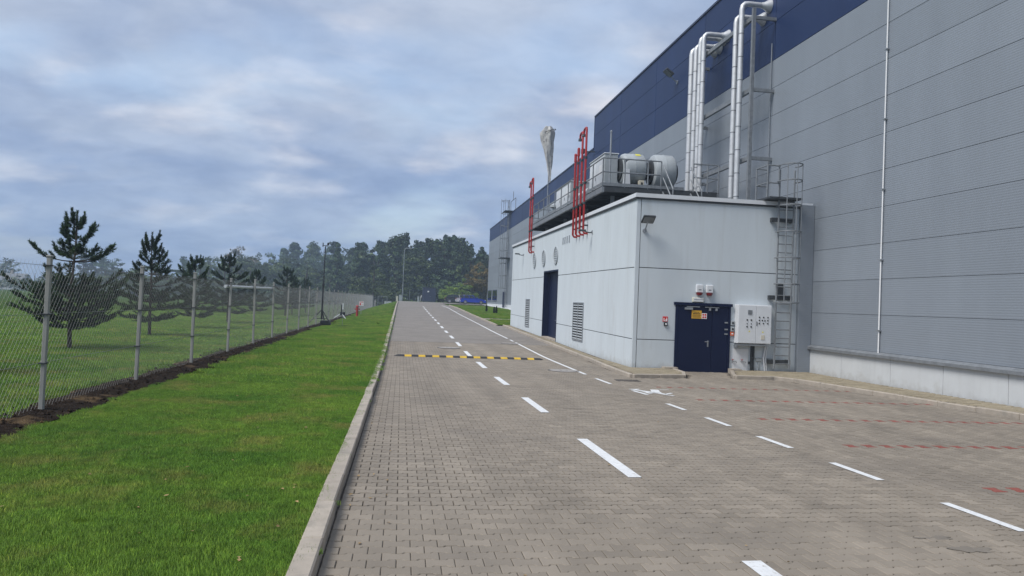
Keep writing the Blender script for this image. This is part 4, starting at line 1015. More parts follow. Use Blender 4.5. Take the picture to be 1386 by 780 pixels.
def fan(x0, x1, y, zc, r, label, first):
    t = thing('extractor_fan', ((x0+x1)/2, y, PZ), label, 'fan', 'extractor fans on the roof platform')
    L = x1-x0; b = .10
    prof = [(0, r*.80), (.05, r*.94), (b+.05, r), (L-b, r), (L-.03, r*.93), (L, r*.80)]
    MB().lathe((x0, y, zc), (1, 0, 0), prof, 32).build('casing', M_FANGREY, t, True)
    for q in (L*.5,): MB().lathe((x0+q-.015, y, zc), (1, 0, 0), [(0, r+.004), (.001, r+.014), (.03, r+.014), (.031, r+.004)], 32).build('casing_seam', M_FANGREY, t)
    MB().lathe((x0-.06, y, zc), (1, 0, 0), [(0, r*.62), (.01, r*.70), (.058, r*.70)], 28).build('inlet_ring', M_DARKST, t)
    MB().lathe((x1, y, zc), (1, 0, 0), [(0, r*.62), (.12, r*.58), (.121, r*.3)], 28).build('motor_mount', M_DARKST, t)
    for x in (x0+.18, x1-.25):
        MB().prism([(y-r*.75, PZ), (y+r*.75, PZ), (y+r*.55, zc-r*.78), (y-r*.55, zc-r*.78)], 'x', x, x+.06).build('support_saddle', M_GALVD, t)
    if first:
        MB().lathe((x0+.62, y, zc), (1, 0, 0), [(0, r+.006), (.16, r+.006)], 64).mesh  # seam kept plain; the label is a small plate
        a = R(62); c = Vector((0, -math.cos(a), math.sin(a)))
        mb = MB(); mb.box(x0+.55, x0+.76, -.10, .10, 0, .006).map(lambda p, q, e: (p, y-math.cos(a)*(r+e)+math.sin(a)*q*1.0, zc+math.sin(a)*(r+e)+math.cos(a)*q)); mb.build('yellow_label', M_YELLAB, t)
        mb = MB().bbox(x0+.62, x0+.84, y-r*.93-.08, y-r*.93+.1, PZ+.16, PZ+.42, .01).build('terminal_box', M_BEIGE, t); MB().box(x0+.70, x0+.78, y-r*.93-.085, y-r*.93-.08, PZ+.24, PZ+.34).build('isolator', M_BLACK, mb)
        mb = MB().bbox(x0+.02, x0+.22, y-.60, y-.40, zc-.05, zc+.30, .02).build('motor', M_DARKST, t)
        MB().prism([(x0-.08, PZ), (x0+.26, PZ), (x0+.20, zc-.1), (x0+.02, zc-.1)], 'y', y-.72, y-.62).build('motor_bracket', M_WHITEMETAL, t)
fan(8.74, 9.72, 29.6, 7.50, .66, 'light grey drum fan with a yellow label, behind the front platform railing', True)
fan(10.02, 10.95, 29.5, 7.44, .74, 'larger plain grey drum fan above the short platform stair', False)
MB().lathe((9.72, 29.6, 7.5), (1, 0, 0), [(.122, .30), (.28, .34)], 20).build('flexible_duct', M_BLACK, bpy.data.objects['extractor_fan.001'])
def ahu(y0, y1, x0, x1, z1, label, vents):
    t = thing('air_handling_unit', ((x0+x1)/2, (y0+y1)/2, PZ), label, 'ventilation unit', 'ventilation units on the platform')
    MB().bbox(x0, x1, y0, y1, PZ+.1, z1, .02).build('casing', M_FANGREY, t); MB().box(x0+.05, x1-.05, y0+.05, y1-.05, PZ, PZ+.1).build('base_frame', M_DARKST, t)
    k = max(1, int((y1-y0)/.95)); w = (y1-y0-.1)/k
    for i in range(k):
        MB().bbox(x0-.018, x0-.001, y0+.05+i*w+.02, y0+.05+(i+1)*w-.02, PZ+.2, z1-.08, .006).build('access_panel', M_WHITEMETAL, t)
        MB().box(x0-.03, x0-.018, y0+.05+i*w+.08, y0+.05+i*w+.14, PZ+.6, PZ+.75).build('latch', M_DARKST, t)
    if vents:
        MB().box(x0-.022, x0-.0185, y0+.35, y0+.75, PZ+.75, PZ+1.15).build('notice', M_WHITE, t)
    MB().bbox(x0-.03, x1+.03, y0-.03, y1+.03, z1, z1+.04, .01).build('lid', M_WHITEMETAL, t)
ahu(29.5, 31.9, 8.05, 8.62, 8.10, 'pale box-shaped ventilation unit with notice panel at the front corner of the platform', True)
ahu(35.9, 39.3, 8.1, 9.3, 7.95, 'pale box-shaped ventilation unit midway along the platform, beyond the red pipes', True)
MB_ = MB()
t = thing('exhaust_cowl', (8.6, 41.5, PZ), 'small grey mushroom exhaust cowl near the far end of the platform', 'exhaust cowl')
MB().lathe((8.6, 41.5, PZ), (0, 0, 1), [(0, .25), (.75, .25), (.76, .25)], 16).build('duct', M_FANGREY, t, True); MB().lathe((8.6, 41.5, PZ+.78), (0, 0, 1), [(0, .40), (.12, .40), (.25, .18), (.26, 0)], 16).build('cowl', M_FANGREY, t, True)
t = thing('vent_pole', (8.12, 28.9, PZ), 'thin grey vent pole rising behind the front corner of the platform railing', 'pole')
MB().tube([(8.12, 28.9, PZ), (8.12, 28.9, 8.85)], .035, 8).build('pole', M_GALV, t); MB().lathe((8.12, 28.9, 8.85), (0, 0, 1), [(0, .05), (.05, .05), (.08, .02), (.081, 0)], 8).build('cap', M_GALV, t)
for y0, y1, lab in ((33.0, 35.2, 'horizontal silver duct lying on the platform behind the red pipes'),):
    t = thing('roof_duct', (8.4, 34, PZ), lab, 'duct'); MB().tube([(8.5, y0, PZ+.42), (8.5, y1, PZ+.42)], .32, 20).build('duct', M_SILVER, t, True)
    for y in (y0+.2, y1-.3): MB().box(8.25, 8.75, y, y+.08, PZ, PZ+.2).build('saddle', M_GALVD, t)

def windsock():
    x, y = 8.42, 43.5
    t = thing('windsock', (x, y, PZ), 'limp grey windsock hanging from a thin pole above the platform', 'windsock')
    MB().tube([(x, y, PZ), (x, y, 12.35)], .03, 8).build('pole', M_GALV, t)
    MB().tube([(x+.35*math.cos(a), y+.35*math.sin(a), 12.2+.12*math.cos(a)) for a in np.linspace(0, 2*math.pi, 17)], .02, 6, False).build('hoop', M_DARKST, t)
    r = np.random.default_rng(5); n, k = 26, 22; V = []
    ph = r.uniform(0, 6.28, 6)
    for i in range(k):
        u = i/(k-1); z = 12.45-3.3*u; w = .38*min(1, .30+(u/.11)**.7*.7)*(1-max(0, u-.10)/.90)**1.25+.05
        cx = x-.08+.12*u-.05*math.sin(u*5); dx = .10*(1-u)
        for j in range(n):
            a = 2*math.pi*j/n; f = 1+.26*math.sin(3*a+ph[0]+u*5)+.20*math.sin(6*a+ph[1]-u*6)+.08*math.sin(11*a+ph[2]+u*15)
            V.append((cx+w*f*math.cos(a)*.95, y+w*f*math.sin(a)*.55, z+.06*math.sin(4*a+u*9)))
    F = [[i*n+j, i*n+(j+1) % n, (i+1)*n+(j+1) % n, (i+1)*n+j] for i in range(k-1) for j in range(n)]
    mb = MB().add(V, F); mb.face([j for j in range(n)]); mb.build('sock', M_FABRIC, t, True)
windsock()

# red vent pipes on the road-side wall
def red_pipe(y, z1, label, hook):
    t = thing('red_vent_pipe', (7.2, y, 4.72), label, 'vent pipe', 'red vent pipes on the road-side wall')
    x = 7.16
    pts = [(AX0, y, 4.72), (x+.06, y, 4.72), (x, y, 4.80), (x, y, z1)]
    if hook: pts = pts[:-1]+[(x, y, z1-.10), (x, y+.04, z1-.02), (x, y+.14, z1), (x, y+.34, z1-.01), (x, y+.44, z1-.06), (x, y+.46, z1-.22)]
    MB().tube(pts, .045, 8).build('pipe', M_RED, t, True)
    if hook: MB().lathe((x, y+.46, z1-.20), (0, 0, -1), [(0, .07), (.10, .085), (.101, 0)], 10).build('outlet_cap', M_DARKST, t)
    else: MB().lathe((x, y, z1), (0, 0, 1), [(0, .062), (.32, .062), (.36, .03), (.361, 0)], 10).build('flame_arrestor', M_RED, t)
    for z in (5.9, 6.72, 7.75):
        if z < z1-.3: MB().lathe((x, y, z), (0, 0, 1), [(0, .062), (.10, .062)], 10).build('clamp', M_DARKST, t)
    MB().box(x, AX0, y-.03, y+.03, 5.02, 5.08).build('wall_bracket', M_DARKST, t)
red_pipe(29.14, 9.05, 'tall red vent pipe with a hooked top, the one nearest the building corner', True)
red_pipe(29.77, 9.0, 'tall red vent pipe with a hooked top, second from the building corner', True)
red_pipe(30.42, 8.1, 'shorter red vent pipe with a capped top, third from the building corner', False)
red_pipe(30.96, 7.95, 'shorter red vent pipe with a capped top, farthest of the four clustered together', False)
red_pipe(41.35, 8.95, 'red vent pipe of the distant pair, the one nearer the big blue door', True)
red_pipe(42.03, 8.85, 'red vent pipe of the distant pair, the last one towards the far end wall', True)

# silver exhaust pipes up the factory wall
def exhaust(y, z1, x, r, label, nb):
    t = thing('exhaust_pipe', (x, y, 5.5), label, 'exhaust pipe', 'silver exhaust pipes on the factory wall')
    pts = [(x, y, 5.42), (x, y, z1-.25), (x+.03, y, z1-.10), (x+.11, y, z1-.02), (x+.25, y, z1), (XF-.30, y, z1)]
    MB().tube(pts, r, 14).build('pipe', M_SILVER, t, True)
    MB().lathe((XF-.34, y, z1), (1, 0, 0), [(0, r+.01), (.10, r+.03), (.30, r+.16), (.335, r+.16)], 18).build('wall_flange', M_SILVER, t, True)
    for k in range(nb): MB().lathe((x, y, 6.1+k*(z1-6.4)/nb), (0, 0, 1), [(0, r+.006), (.03, r+.006)], 14).build('seam_band', M_GALVD, t)
exhaust(26.2, 13.45, 12.28, .10, 'silver exhaust pipe highest on the wall, nearest the caged ladder', 8)
exhaust(26.66, 13.12, 12.28, .10, 'silver exhaust pipe ending just below its taller twin near the ladder', 8)
exhaust(29.8, 13.58, 12.3, .10, 'silver exhaust pipe of the group of four, nearest the taller pair', 8)
exhaust(30.15, 13.55, 12.3, .10, 'silver exhaust pipe of the group of four, second from the taller pair', 8)
exhaust(30.6, 13.34, 12.3, .11, 'silver exhaust pipe of the group of four, third from the taller pair', 8)
exhaust(31.1, 13.33, 12.3, .12, 'silver exhaust pipe of the group of four, farthest from the taller pair', 8)
def pipe_frame():
    t = thing('pipe_support_frame', (12.5, 26, 5.5), 'grey steel frame bracketed to the factory wall holding the silver exhaust pipes', 'frame')
    for y in (25.7, 31.75):
        MB().box(12.46, 12.58, y-.06, y+.06, 5.42, 13.1).build('post', M_GALVD, t)
        for z in (12.75, 10.05, 7.5): MB().box(12.581, XF, y-.05, y+.05, z-.06, z+.06).build('wall_strut', M_GALVD, t)
    for z in (12.75, 10.05, 7.5): MB().box(12.461, 12.579, 25.761, 31.689, z-.08, z+.08).build('rail', M_GALVD, t)
    mb = MB(); mb.tube([(XF-.05, 25.85, 5.6), (XF-.05, 25.85, 11.9)], .022, 6); mb.build('cable_conduit', M_GALV, t)
pipe_frame()
t = thing('wall_bracket_arm', (XF, 52.1, 13.0), 'small dark bracket with fittings at the step in the blue roofline', 'bracket')
MB().tube([(XF, 51.9, 12.95), (XF-.9, 51.9, 12.9)], .05, 6).build('arm', M_DARKST, t); MB().bbox(XF-1.0, XF-.75, 51.75, 52.05, 12.75, 13.1, .02).build('fitting', M_DARKST, t)

def far_ladder():
    t = thing('caged_ladder', (XF-.3, 94, 1), 'tall grey caged ladder on the far factory wall, rising past the roof edge', 'ladder')
    for y in (93.2, 94.4): MB().tube([(XF-.25, y, 1.2), (XF-.25, y, 14.9)], .05, 5).build('stile', M_GALVD, t)
    for k in range(26): MB().tube([(XF-.25, 93.2, 1.6+.5*k), (XF-.25, 94.4, 1.6+.5*k)], .03, 4).build('rung', M_GALVD, t)
    for z in np.arange(3.6, 15.2, 1.6): MB().tube([(XF-.25, 93.2, z), (XF-.8, 93.0, z), (XF-1.2, 93.8, z), (XF-.8, 94.6, z), (XF-.25, 94.4, z)], .035, 4).build('cage_hoop', M_GALVD, t)
    for x, y in ((XF-.8, 93.0), (XF-1.2, 93.8), (XF-.8, 94.6)): MB().tube([(x, y, 3.6), (x, y, 15.0)], .03, 4).build('cage_strut', M_GALVD, t)
    mb = MB(); mb.box(XF-.9, XF+.4, 92.4, 95.2, 13.4, 13.46); mb.build('landing', M_DARKST, t)
    MB().box(XF-1.2, XF, 92.6, 95.0, 7.4, 7.5).build('rest_platform', M_DARKST, t)
    for y in (91.6, 95.8): MB().tube([(XF+.3, y, 13.3), (XF+.3, y, 15.0)], .04, 5).build('rail_post', M_GALVD, t)
    MB().tube([(XF+.3, 91.6, 15.0), (XF+.3, 95.8, 15.0)], .04, 5).build('handrail', M_GALVD, t); MB().tube([(XF+.3, 93.8, 15), (XF+.3, 93.8, 16.1)], .04, 5).build('aerial', M_GALVD, t)
far_ladder()

# ------------------------------------------------------------------ chain-link fence
FX = -4.95
fen = thing('chain_link_fence', (FX, 11.3, 0), 'long chain-link fence on pale square posts between lawn and pine field', 'fence')
def fence():
    y0, y1, H, p = 3.8, 214., 2.08, .105
    pm = MB(); pm.bbox(-.031, .031, -.031, .031, -.2, 2.2, .008); pm.bbox(-.038, .038, -.038, .038, 2.2, 2.23, .008); pm = pm.mesh('post', M_POST)
    k = 0; y = 11.3-3.75*2
    while y < y1:
        o = put('post', pm, fen, (0, y-11.3, rnd.gauss(0, .012))); o.rotation_euler = (rnd.gauss(0, .006), rnd.gauss(0, .006), 0); y += 3.75; k += 1
    def wires(name, ya, yb, p, r, knuckle, zig=.0):
        n = int((yb-ya+H)/p); V = []; F = []
        def wire(a, b, w):
            a = np.array(a); b = np.array(b); d = (b-a)/np.linalg.norm(b-a); u = np.cross(d, (1, 0, 0)); u /= np.linalg.norm(u); e = np.array((1., 0, 0)); base = len(V)
            for q in (a, b):
                for t in (0, 2.094, 4.189): V.append(q+(u*math.cos(t)+e*math.sin(t))*w)
            for i in range(3): j = (i+1) % 3; F.append((base+i, base+j, base+3+j, base+3+i))
        zb = .03; kk = 1.25       # rise per run of a strand
        run = (H-zb)/kk
        for i in range(int((yb-ya+run)/p)):
            s = ya-run+i*p
            for sgn in (1, -1):
                a = (s, zb) if sgn > 0 else (s+run, zb); b = (s+run, H) if sgn > 0 else (s, H)
                (ya1, za), (yb1, zb1) = sorted((a, b))
                if ya1 < ya: f = (ya-ya1)/(yb1-ya1); za = za+(zb1-za)*f; ya1 = ya
                if yb1 > yb: f = (yb-ya1)/(yb1-ya1); zb1 = za+(zb1-za)*f; yb1 = yb
                if yb1-ya1 < .01: continue
                wire((sgn*.002-.05, ya1, za), (sgn*.002-.05, yb1, zb1), r)
            if knuckle and ya < s+run < yb:
                wire((-.05, s+run-.006, H-.02), (-.048, s+run+.012, H+.045), r*1.1)
        me = np_mesh(name, np.array(V)-np.array((0, 11.3, 0)), np.array(F), M_WIRE); put(name, me, fen, kind='stuff')
    wires('wire_mesh', y0, 44, p, .00135, True); wires('wire_mesh', 44.1, y1, .105, .0018, False)
    for z in (.69, 1.38, 2.07): MB().tube([(FX-.05, y0, z), (FX-.05, y1, z)], .0035, 4).build('tension_wire', M_WIRE, fen)
    mb = MB()
    y = 11.3-7.5
    while y < 70:
        for z in (.69, 1.38, 2.07): mb.box(FX-.056, FX+.044, y-.045, y+.045, z-.009, z+.009)
        y += 3.75
    mb.build('post_tie', M_DARKST, fen, kind='stuff')
fence()
t = thing('crossbar', (FX, 26.3, 1.95), 'pale horizontal bar fixed across three fence posts near their tops', 'bar')
MB().tube([(FX-.11, 22.4, 1.95), (FX-.11, 30.1, 1.99)], .045, 8).build('bar', M_WHITEMETAL, t); 
for y in (22.55, 26.3, 30.05): MB().box(FX-.15, FX-.04, y-.03, y+.03, 1.93, 2.01).build('clip', M_GALVD, t)

# ------------------------------------------------------------------ small things on the lawn
def mast():
    x, y = -4.68, 45.5; z = 0
    t = thing('instrument_mast', (x, y, z), 'tall thin black mast on a tripod stand with a sensor on top, beside the fence', 'mast')
    MB().tube([(x, y, .35), (x+.02, y, 2.4)], .05, 8).build('mast_tube', M_BLACK, t); MB().tube([(x+.02, y, 2.4), (x+.05, y, 4.75)], .034, 8).build('mast_tube', M_BLACK, t)
    MB().lathe((x+.02, y, 2.35), (0, 0, 1), [(0, .07), (.12, .07)], 10).build('collar', M_BLACK, t)
    for a in (200, 320, 80): MB().tube([(x, y, .95), (x+.85*math.cos(R(a)), y+.85*math.sin(R(a)), .02)], .03, 6).build('leg', M_BLACK, t); MB().tube([(x, y, .42), (x+.5*math.cos(R(a)), y+.5*math.sin(R(a)), .4)], .02, 5).build('brace', M_BLACK, t)
    MB().bbox(x-.05, x+.55, y-.25, y+.2, .03, .30, .03).build('ballast_box', M_BLACK, t)
    h = MB().tube([(x-.10, y, 4.78), (x+.22, y, 4.82)], .02, 6).build('crossarm', M_BLACK, t); MB().lathe((x+.2, y, 4.8), (0, 0, 1), [(0, .06), (.16, .06), (.17, 0)], 10).build('sensor', M_BLACK, t); MB().tube([(x-.1, y, 4.7), (x-.1, y, 4.95)], .03, 6).build('sensor', M_BLACK, t)
mast()
t = thing('small_tripod', (-4.45, 58, .1), 'small white and black device on short splayed legs by the fence', 'device')
x, y, z = -4.5, 58, zf(-4.5, 58)
for a in (190, 310, 70): MB().tube([(x, y, z+.45), (x+.6*math.cos(R(a)), y+.6*math.sin(R(a)), z+.02)], .03, 6).build('leg', M_WHITEMETAL, t)
MB().tube([(x, y, z+.4), (x, y, z+1.1)], .045, 8).build('column', M_BLACK, t); MB().bbox(x-.1, x+.28, y-.12, y+.12, z+.28, z+.55, .03).build('body', M_BLACK, t)
t = thing('marker_stake', (-3.3, 43.5, .1), 'thin pale stake standing on the lawn over a dark soil patch', 'stake')
x, y = -3.3, 43.5; z = zf(x, y)+ldz(x)
MB().tube([(x, y, z), (x, y, z+1.3)], .012, 6).build('rod', M_GALVD, t); MB().tube([(x, y, z+.98), (x, y, z+1.32)], .028, 6).build('reflector', M_WHITEMETAL, t)
mb = MB(); rr = random.Random(2); pts = [(x+(.55+.12*rr.random())*math.cos(a)*1.1, y+(.55+.12*rr.random())*math.sin(a)) for a in np.linspace(0, 6.28, 19)[:-1]]
mb.add([(px, py, zf(px, py)+ldz(px)+.03) for px, py in pts]+[(x, y, z+.06)], [(i, (i+1) % 18, 18) for i in range(18)]).build('soil_patch', M_SOIL, kind='structure')
def hydrant():
    x, y = -3.55, 62; z = zf(x, y)+ldz(x)
    t = thing('fire_hydrant', (x, y, z), 'slim red pillar hydrant standing on the lawn near the fence', 'hydrant')
    MB().lathe((x, y, z), (0, 0, 1), [(0, .13), (.06, .13), (.07, .095), (.78, .095), (.80, .125), (.86, .125), (.92, .08), (.94, 0)], 16).build('pillar', M_RED, t, True)
    for s in (-1, 1): MB().lathe((x+s*.12, y, z+.62), (s, 0, 0), [(0, .06), (.09, .06), (.10, .04), (.101, 0)], 12).build('outlet_cap', M_RED, t)
hydrant()
t = thing('hydrant_sign', (-3.6, 66, .3), 'small white sign with red print on a short post behind the hydrant', 'sign')
x, y = -3.45, 66; z = zf(x, y)+ldz(x)
MB().tube([(x, y, z), (x, y, z+1.2)], .02, 6).build('post', M_GALV, t); MB().bbox(x-.20, x+.20, y-.03, y-.021, z+.82, z+1.20, .003).build('plate', M_WHITE, t)
mb = MB(); mb.box(x-.17, x+.17, y-.034, y-.03, z+1.11, z+1.17); mb.box(x-.15, x-.02, y-.034, y-.03, z+.87, z+1.05); mb.box(x+.04, x+.15, y-.034, y-.03, z+.94, z+.98); mb.build('print', M_REDSIGN, t)

# ------------------------------------------------------------------ pines behind the fence
def pine_meshes(name, h, whorls, seed, dens=1.):
    r = np.random.default_rng(seed); wood = MB(); nv = []; nt_ = []
    lean = r.normal(0, .02, 2)
    trunk = [(lean[0]*h*u+.03*math.sin(u*7+seed), lean[1]*h*u, h*u*.96) for u in np.linspace(0, 1, 9)]
    wood.tube(trunk, .062*h/3.8, 8, True, .012)
    def tp(z):
        u = min(1, max(0, z/(h*.96))); i = min(7, int(u*8)); f = u*8-i; return np.array(trunk[i])*(1-f)+np.array(trunk[i+1])*f
    def shoot(p, d, L, n, nl=.085):
        d = d/np.linalg.norm(d); t = r.random(n); a = r.uniform(0, 2*math.pi, n); o = np.cross(d, (0, 0, 1)); o = o/np.linalg.norm(o) if np.linalg.norm(o) > .05 else np.array((1., 0, 0)); q = np.cross(d, o)
        base = p+d[None]*(t*L)[:, None]; rad = np.cos(a)[:, None]*o+np.sin(a)[:, None]*q
        dirn = rad*.80+d[None]*(.45+.6*t[:, None]); dirn /= np.linalg.norm(dirn, axis=1)[:, None]
        sd = np.cross(dirn, r.normal(0, 1, (n, 3))); sd /= np.linalg.norm(sd, axis=1)[:, None]
        l = nl*r.uniform(.75, 1.2, n)[:, None]; w = .0095
        nv.append(np.stack([base-sd*w, base+sd*w, base+dirn*l], 1).reshape(-1, 3)); nt_.append(np.repeat(np.clip(.35+.4*(t-.5)+r.normal(0, .22, n)+.15*r.normal(), 0, 1), 3))
    for (z, n, L, rise, curl, fol) in whorls:
        ph = r.uniform(0, 6.28)
        for k in range(n):
            a = ph+2*math.pi*k/n+r.normal(0, .22); l = L*r.uniform(.55, 1.18); pts = [tp(z)]; zz = z+r.normal(0, .04)
            pts[0] = tp(zz); steps = 7
            for s in range(1, steps+1):
                u = s/steps; e = rise+curl*u*u+r.normal(0, .05)
                pts.append(pts[-1]+np.array((math.cos(a)*math.cos(e), math.sin(a)*math.cos(e), math.sin(e)))*l/steps)
            wood.tube([tuple(p) for p in pts], .020*max(.5, l), 5, False, .006)
            for s in range(1, steps+1):
                u = s/steps
                if u < fol: continue
                p = pts[s]; d = pts[s]-pts[s-1]
                shoot(p, d, .16, int(26*dens))
                for _ in range(2 if u < .95 else 3):
                    b = a+r.choice((-1, 1))*r.uniform(.5, 1.1); tl = l*.34*(1.15-u*.6)*r.uniform(.6, 1.2); e = rise*.5+curl*.6*u+r.uniform(-.1, .55)
                    q = p.copy(); dv = np.array((math.cos(b)*math.cos(e), math.sin(b)*math.cos(e), math.sin(e)))
                    m = max(1, int(tl/.14)); wood.tube([tuple(q), tuple(q+dv*tl)], .006, 4, False)
                    for i in range(m):
                        shoot(q+dv*tl*i/m, dv+np.array((0, 0, .25*i/m)), tl/m*1.25, int(30*dens))
            shoot(pts[-1], pts[-1]-pts[-2]+np.array((0, 0, .02)), .24, int(60*dens), .075)
    top = tp(h*.80); shoot(np.array(trunk[-2]), np.array((0, 0, 1.)), h*.15, int(150*dens), .085)
    V = np.concatenate(nv); T = np.concatenate(nt_); F = np.arange(len(V)).reshape(-1, 3)
    return wood.mesh('trunk', M_BARK, smooth=True), np_mesh('crown', V, F, M_NEEDLE, T)
W1 = [(.60, 5, 1.0, .10, .35, .25), (.85, 8, 1.3, .10, .4, .22), (1.08, 8, 1.5, .12, .42, .2), (1.3, 8, 1.4, .18, .5, .22), (1.52, 7, 1.15, .25, .6, .25), (1.7, 5, .8, .4, .6, .25), (2.50, 5, .92, .05, .75, .3), (2.62, 5, .85, .12, .8, .3), (3.05, 5, .62, .3, .9, .4), (3.38, 4, .42, .5, .8, .3)]
W2 = [(.65, 6, 1.0, -.05, .3, .2), (1.0, 7, 1.25, .0, .35, .2), (1.3, 7, 1.3, .05, .4, .2), (1.6, 6, 1.15, .1, .5, .25), (1.95, 6, 1.05, .12, .55, .3), (2.35, 6, .95, .2, .6, .3), (2.75, 5, .8, .3, .75, .4), (3.1, 5, .62, .5, .7, .4), (3.35, 4, .5, .7, .6, .3)]
W3 = [(.6, 6, .9, .0, .3, .2), (.9, 7, 1.1, .0, .4, .2), (1.25, 7, 1.15, .08, .45, .2), (1.6, 6, 1.05, .12, .55, .25), (2.0, 6, .9, .2, .6, .3), (2.35, 5, .75, .3, .7, .35), (2.7, 5, .55, .45, .8, .4), (2.95, 4, .4, .7, .6, .3)]
PM = [pine_meshes('pine', 3.95, W1, 21, 1.55), pine_meshes('pine', 3.95, W2, 32, 1.5), pine_meshes('pine', 3.45, W3, 43, 1.5)]
pines = [(-9.2, 22.43, 0, 1.0, 0.4, 'young pine with a bare trunk gap below its top whorl, nearest full pine'),
         (-9.36, 29.7, 1, 1.0, 2.2, 'young pine second in the row behind the fence, with an open candelabra top'),
         (-9.6, 36.6, 2, 1.0, 1.0, 'young pine third in the row, its thin top just above the fence'),
         (-9.7, 44.0, 1, 1.02, 3.4, 'young pine fourth in the row, behind the pale crossbar'),
         (-9.9, 52.5, 2, .98, 5.0, 'young pine fifth in the row, mostly hidden below the fence top'),
         (-9.0, 60.0, 1, 1.0, .2, 'young pine sixth in the row, dark top standing clear above the fence'),
         (-9.6, 68.0, 2, 1.0, 4.1, 'small pine seventh in the row, far along the fence'),
         (-9.4, 76.0, 1, .9, 1.9, 'small pine eighth in the row, barely above the fence top'),
         (-9.3, 15.25, 0, .8, 1.25, 'pine cut by the picture edge, only its dark side boughs showing')]
for x, y, v, s, rz, lab in pines:
    t = thing('pine_tree', (x, y, zf(x, y)), lab, 'tree', 'young pines in a row behind the fence'); t.rotation_euler = (0, 0, rz); t.scale = (s, s, s)
    put('trunk', PM[v][0], t); put('crown', PM[v][1], t)

# ------------------------------------------------------------------ far trees
def tree_meshes(kind, seed, m, nleaf=3000):
    r = np.random.default_rng(seed); h = 10.
    wood = MB(); wood.tube([(0, 0, 0), (.08, .05, 3), (.0, .1, 6), (.1, 0, 9)], .20, 6, True, .05)
    cl = []
    n = 70 if kind != 'bush' else 46
    for i in range(n):
        if kind == 'round':
            u = r.normal(0, 1, 3); u /= np.linalg.norm(u); q = r.random()**.4; c = np.array((0, 0, 5.9))+u*np.array((3.1, 3.1, 4.0))*q*(.85+.3*r.random())
            rad = .75
        elif kind == 'tall':
            z = 1.2+8.6*r.random()**.9; w = 2.2*max(0, 1-((z-1)/9.4)**1.25)+.08; a = r.uniform(0, 6.28); q = w*r.random()**.5*(.8+.4*r.random()); c = np.array((math.cos(a)*q, math.sin(a)*q, z)); rad = .62
        elif kind == 'spire':
            z = .8+9.0*r.random(); w = 1.9*(1-z/10.2)+.05; a = r.uniform(0, 6.28); q = w*r.random()**.45; c = np.array((math.cos(a)*q, math.sin(a)*q, z-.25*q)); rad = .42
        else:
            a = r.uniform(0, 6.28); q = 4.2*r.random()**.5; z = .8+(7.5*(1-(q/4.6)**2))*r.random()**.6*(.8+.3*r.random()); c = np.array((math.cos(a)*q, math.sin(a)*q, z)); rad = .95
        cl.append((c, rad*r.uniform(.5, 1.1), r.random()))
        b = np.array((0, 0, max(.8, c[2]*.75)))
        if kind != 'bush' and r.random() < .35: wood.tube([tuple(b), tuple((b+c)/2+np.array((0, 0, .2))), tuple(c)], .05, 4, False, .02)
    per = nleaf//n; Vs = []; Ts = []
    for c, rad, tn in cl:
        d = r.normal(0, 1, (per, 3)); d /= np.linalg.norm(d, axis=1)[:, None]; p = c+d*(rad*r.random(per)**.45)[:, None]*np.array((1.15, 1.15, .8))
        nrm = d*.6+r.normal(0, .6, (per, 3)); nrm /= np.linalg.norm(nrm, axis=1)[:, None]
        u = np.cross(nrm, r.normal(0, 1, (per, 3))); u /= np.linalg.norm(u, axis=1)[:, None]; v = np.cross(nrm, u)
        s = r.uniform(.12, .27, per)[:, None]
        Vs.append(np.stack([p-u*s, p+v*s*.6, p+u*s, p-v*s*.6], 1).reshape(-1, 3)); Ts.append(np.repeat(np.clip(tn*.75+r.random(per)*.25, 0, 1), 4))
    V = np.concatenate(Vs); F = np.arange(len(V)).reshape(-1, 4)
    return wood.mesh('trunk', M_BARK, smooth=True), np_mesh('crown', V, F, m, np.concatenate(Ts))
TV = {'round': [tree_meshes('round', 1, M_LEAF[0]), tree_meshes('round', 2, M_LEAF[1])], 'tall': [tree_meshes('tall', 3, M_LEAF[0]), tree_meshes('tall', 4, M_LEAF[0]), tree_meshes('tall', 5, M_LEAF[1])],
      'spire': [tree_meshes('spire', 6, M_LEAF[0]), tree_meshes('spire', 7, M_LEAF[0])], 'bush': [tree_meshes('bush', 8, M_LEAF[1]), tree_meshes('bush', 12, M_LEAF[0])],
      'bright': [tree_meshes('bush', 9, M_LEAF[2])], 'autumn': [tree_meshes('round', 10, M_LEAF[3]), tree_meshes('bush', 11, M_LEAF[3])]}
LAB = {'round': 'broad dark deciduous tree in the misty wood behind the road end', 'tall': 'tall dark dense tree in the misty wood behind the road end', 'spire': 'narrow spired conifer standing in the far mist',
       'bush': 'low rounded tree at the foot of the misty wood', 'bright': 'bright green rounded tree behind the parked cars', 'autumn': 'yellow-brown autumn tree at the edge of the wood'}
def px_dir(px): return (px-543.3)/1000*1.012
def tree(kind, X, Y, h, wide, label=None, group='trees of the misty wood'):
    tr, cr = TV[kind][rnd.randrange(len(TV[kind]))]
    t = thing(kind_name[kind], (X, Y, zf(X, Y)-.05), label or LAB[kind], 'tree', group); t.rotation_euler = (0, 0, rnd.uniform(0, 6.28)); t.scale = (h/10*wide, h/10*wide, h/10)
    put('trunk', tr, t); put('crown', cr, t); return t
ORD = 'first second third fourth fifth sixth seventh eighth ninth tenth eleventh twelfth thirteenth fourteenth fifteenth sixteenth seventeenth eighteenth nineteenth twentieth'.split()+['twenty-'+w for w in 'first second third fourth fifth sixth seventh eighth ninth'.split()]+['thirtieth']+['thirty-'+w for w in 'first second third fourth fifth'.split()]
LOOK = {'round': 'broad dark', 'tall': 'tall dense', 'spire': 'narrow spired', 'bush': 'low rounded', 'autumn': 'yellow-brown', 'bright': 'bright green'}
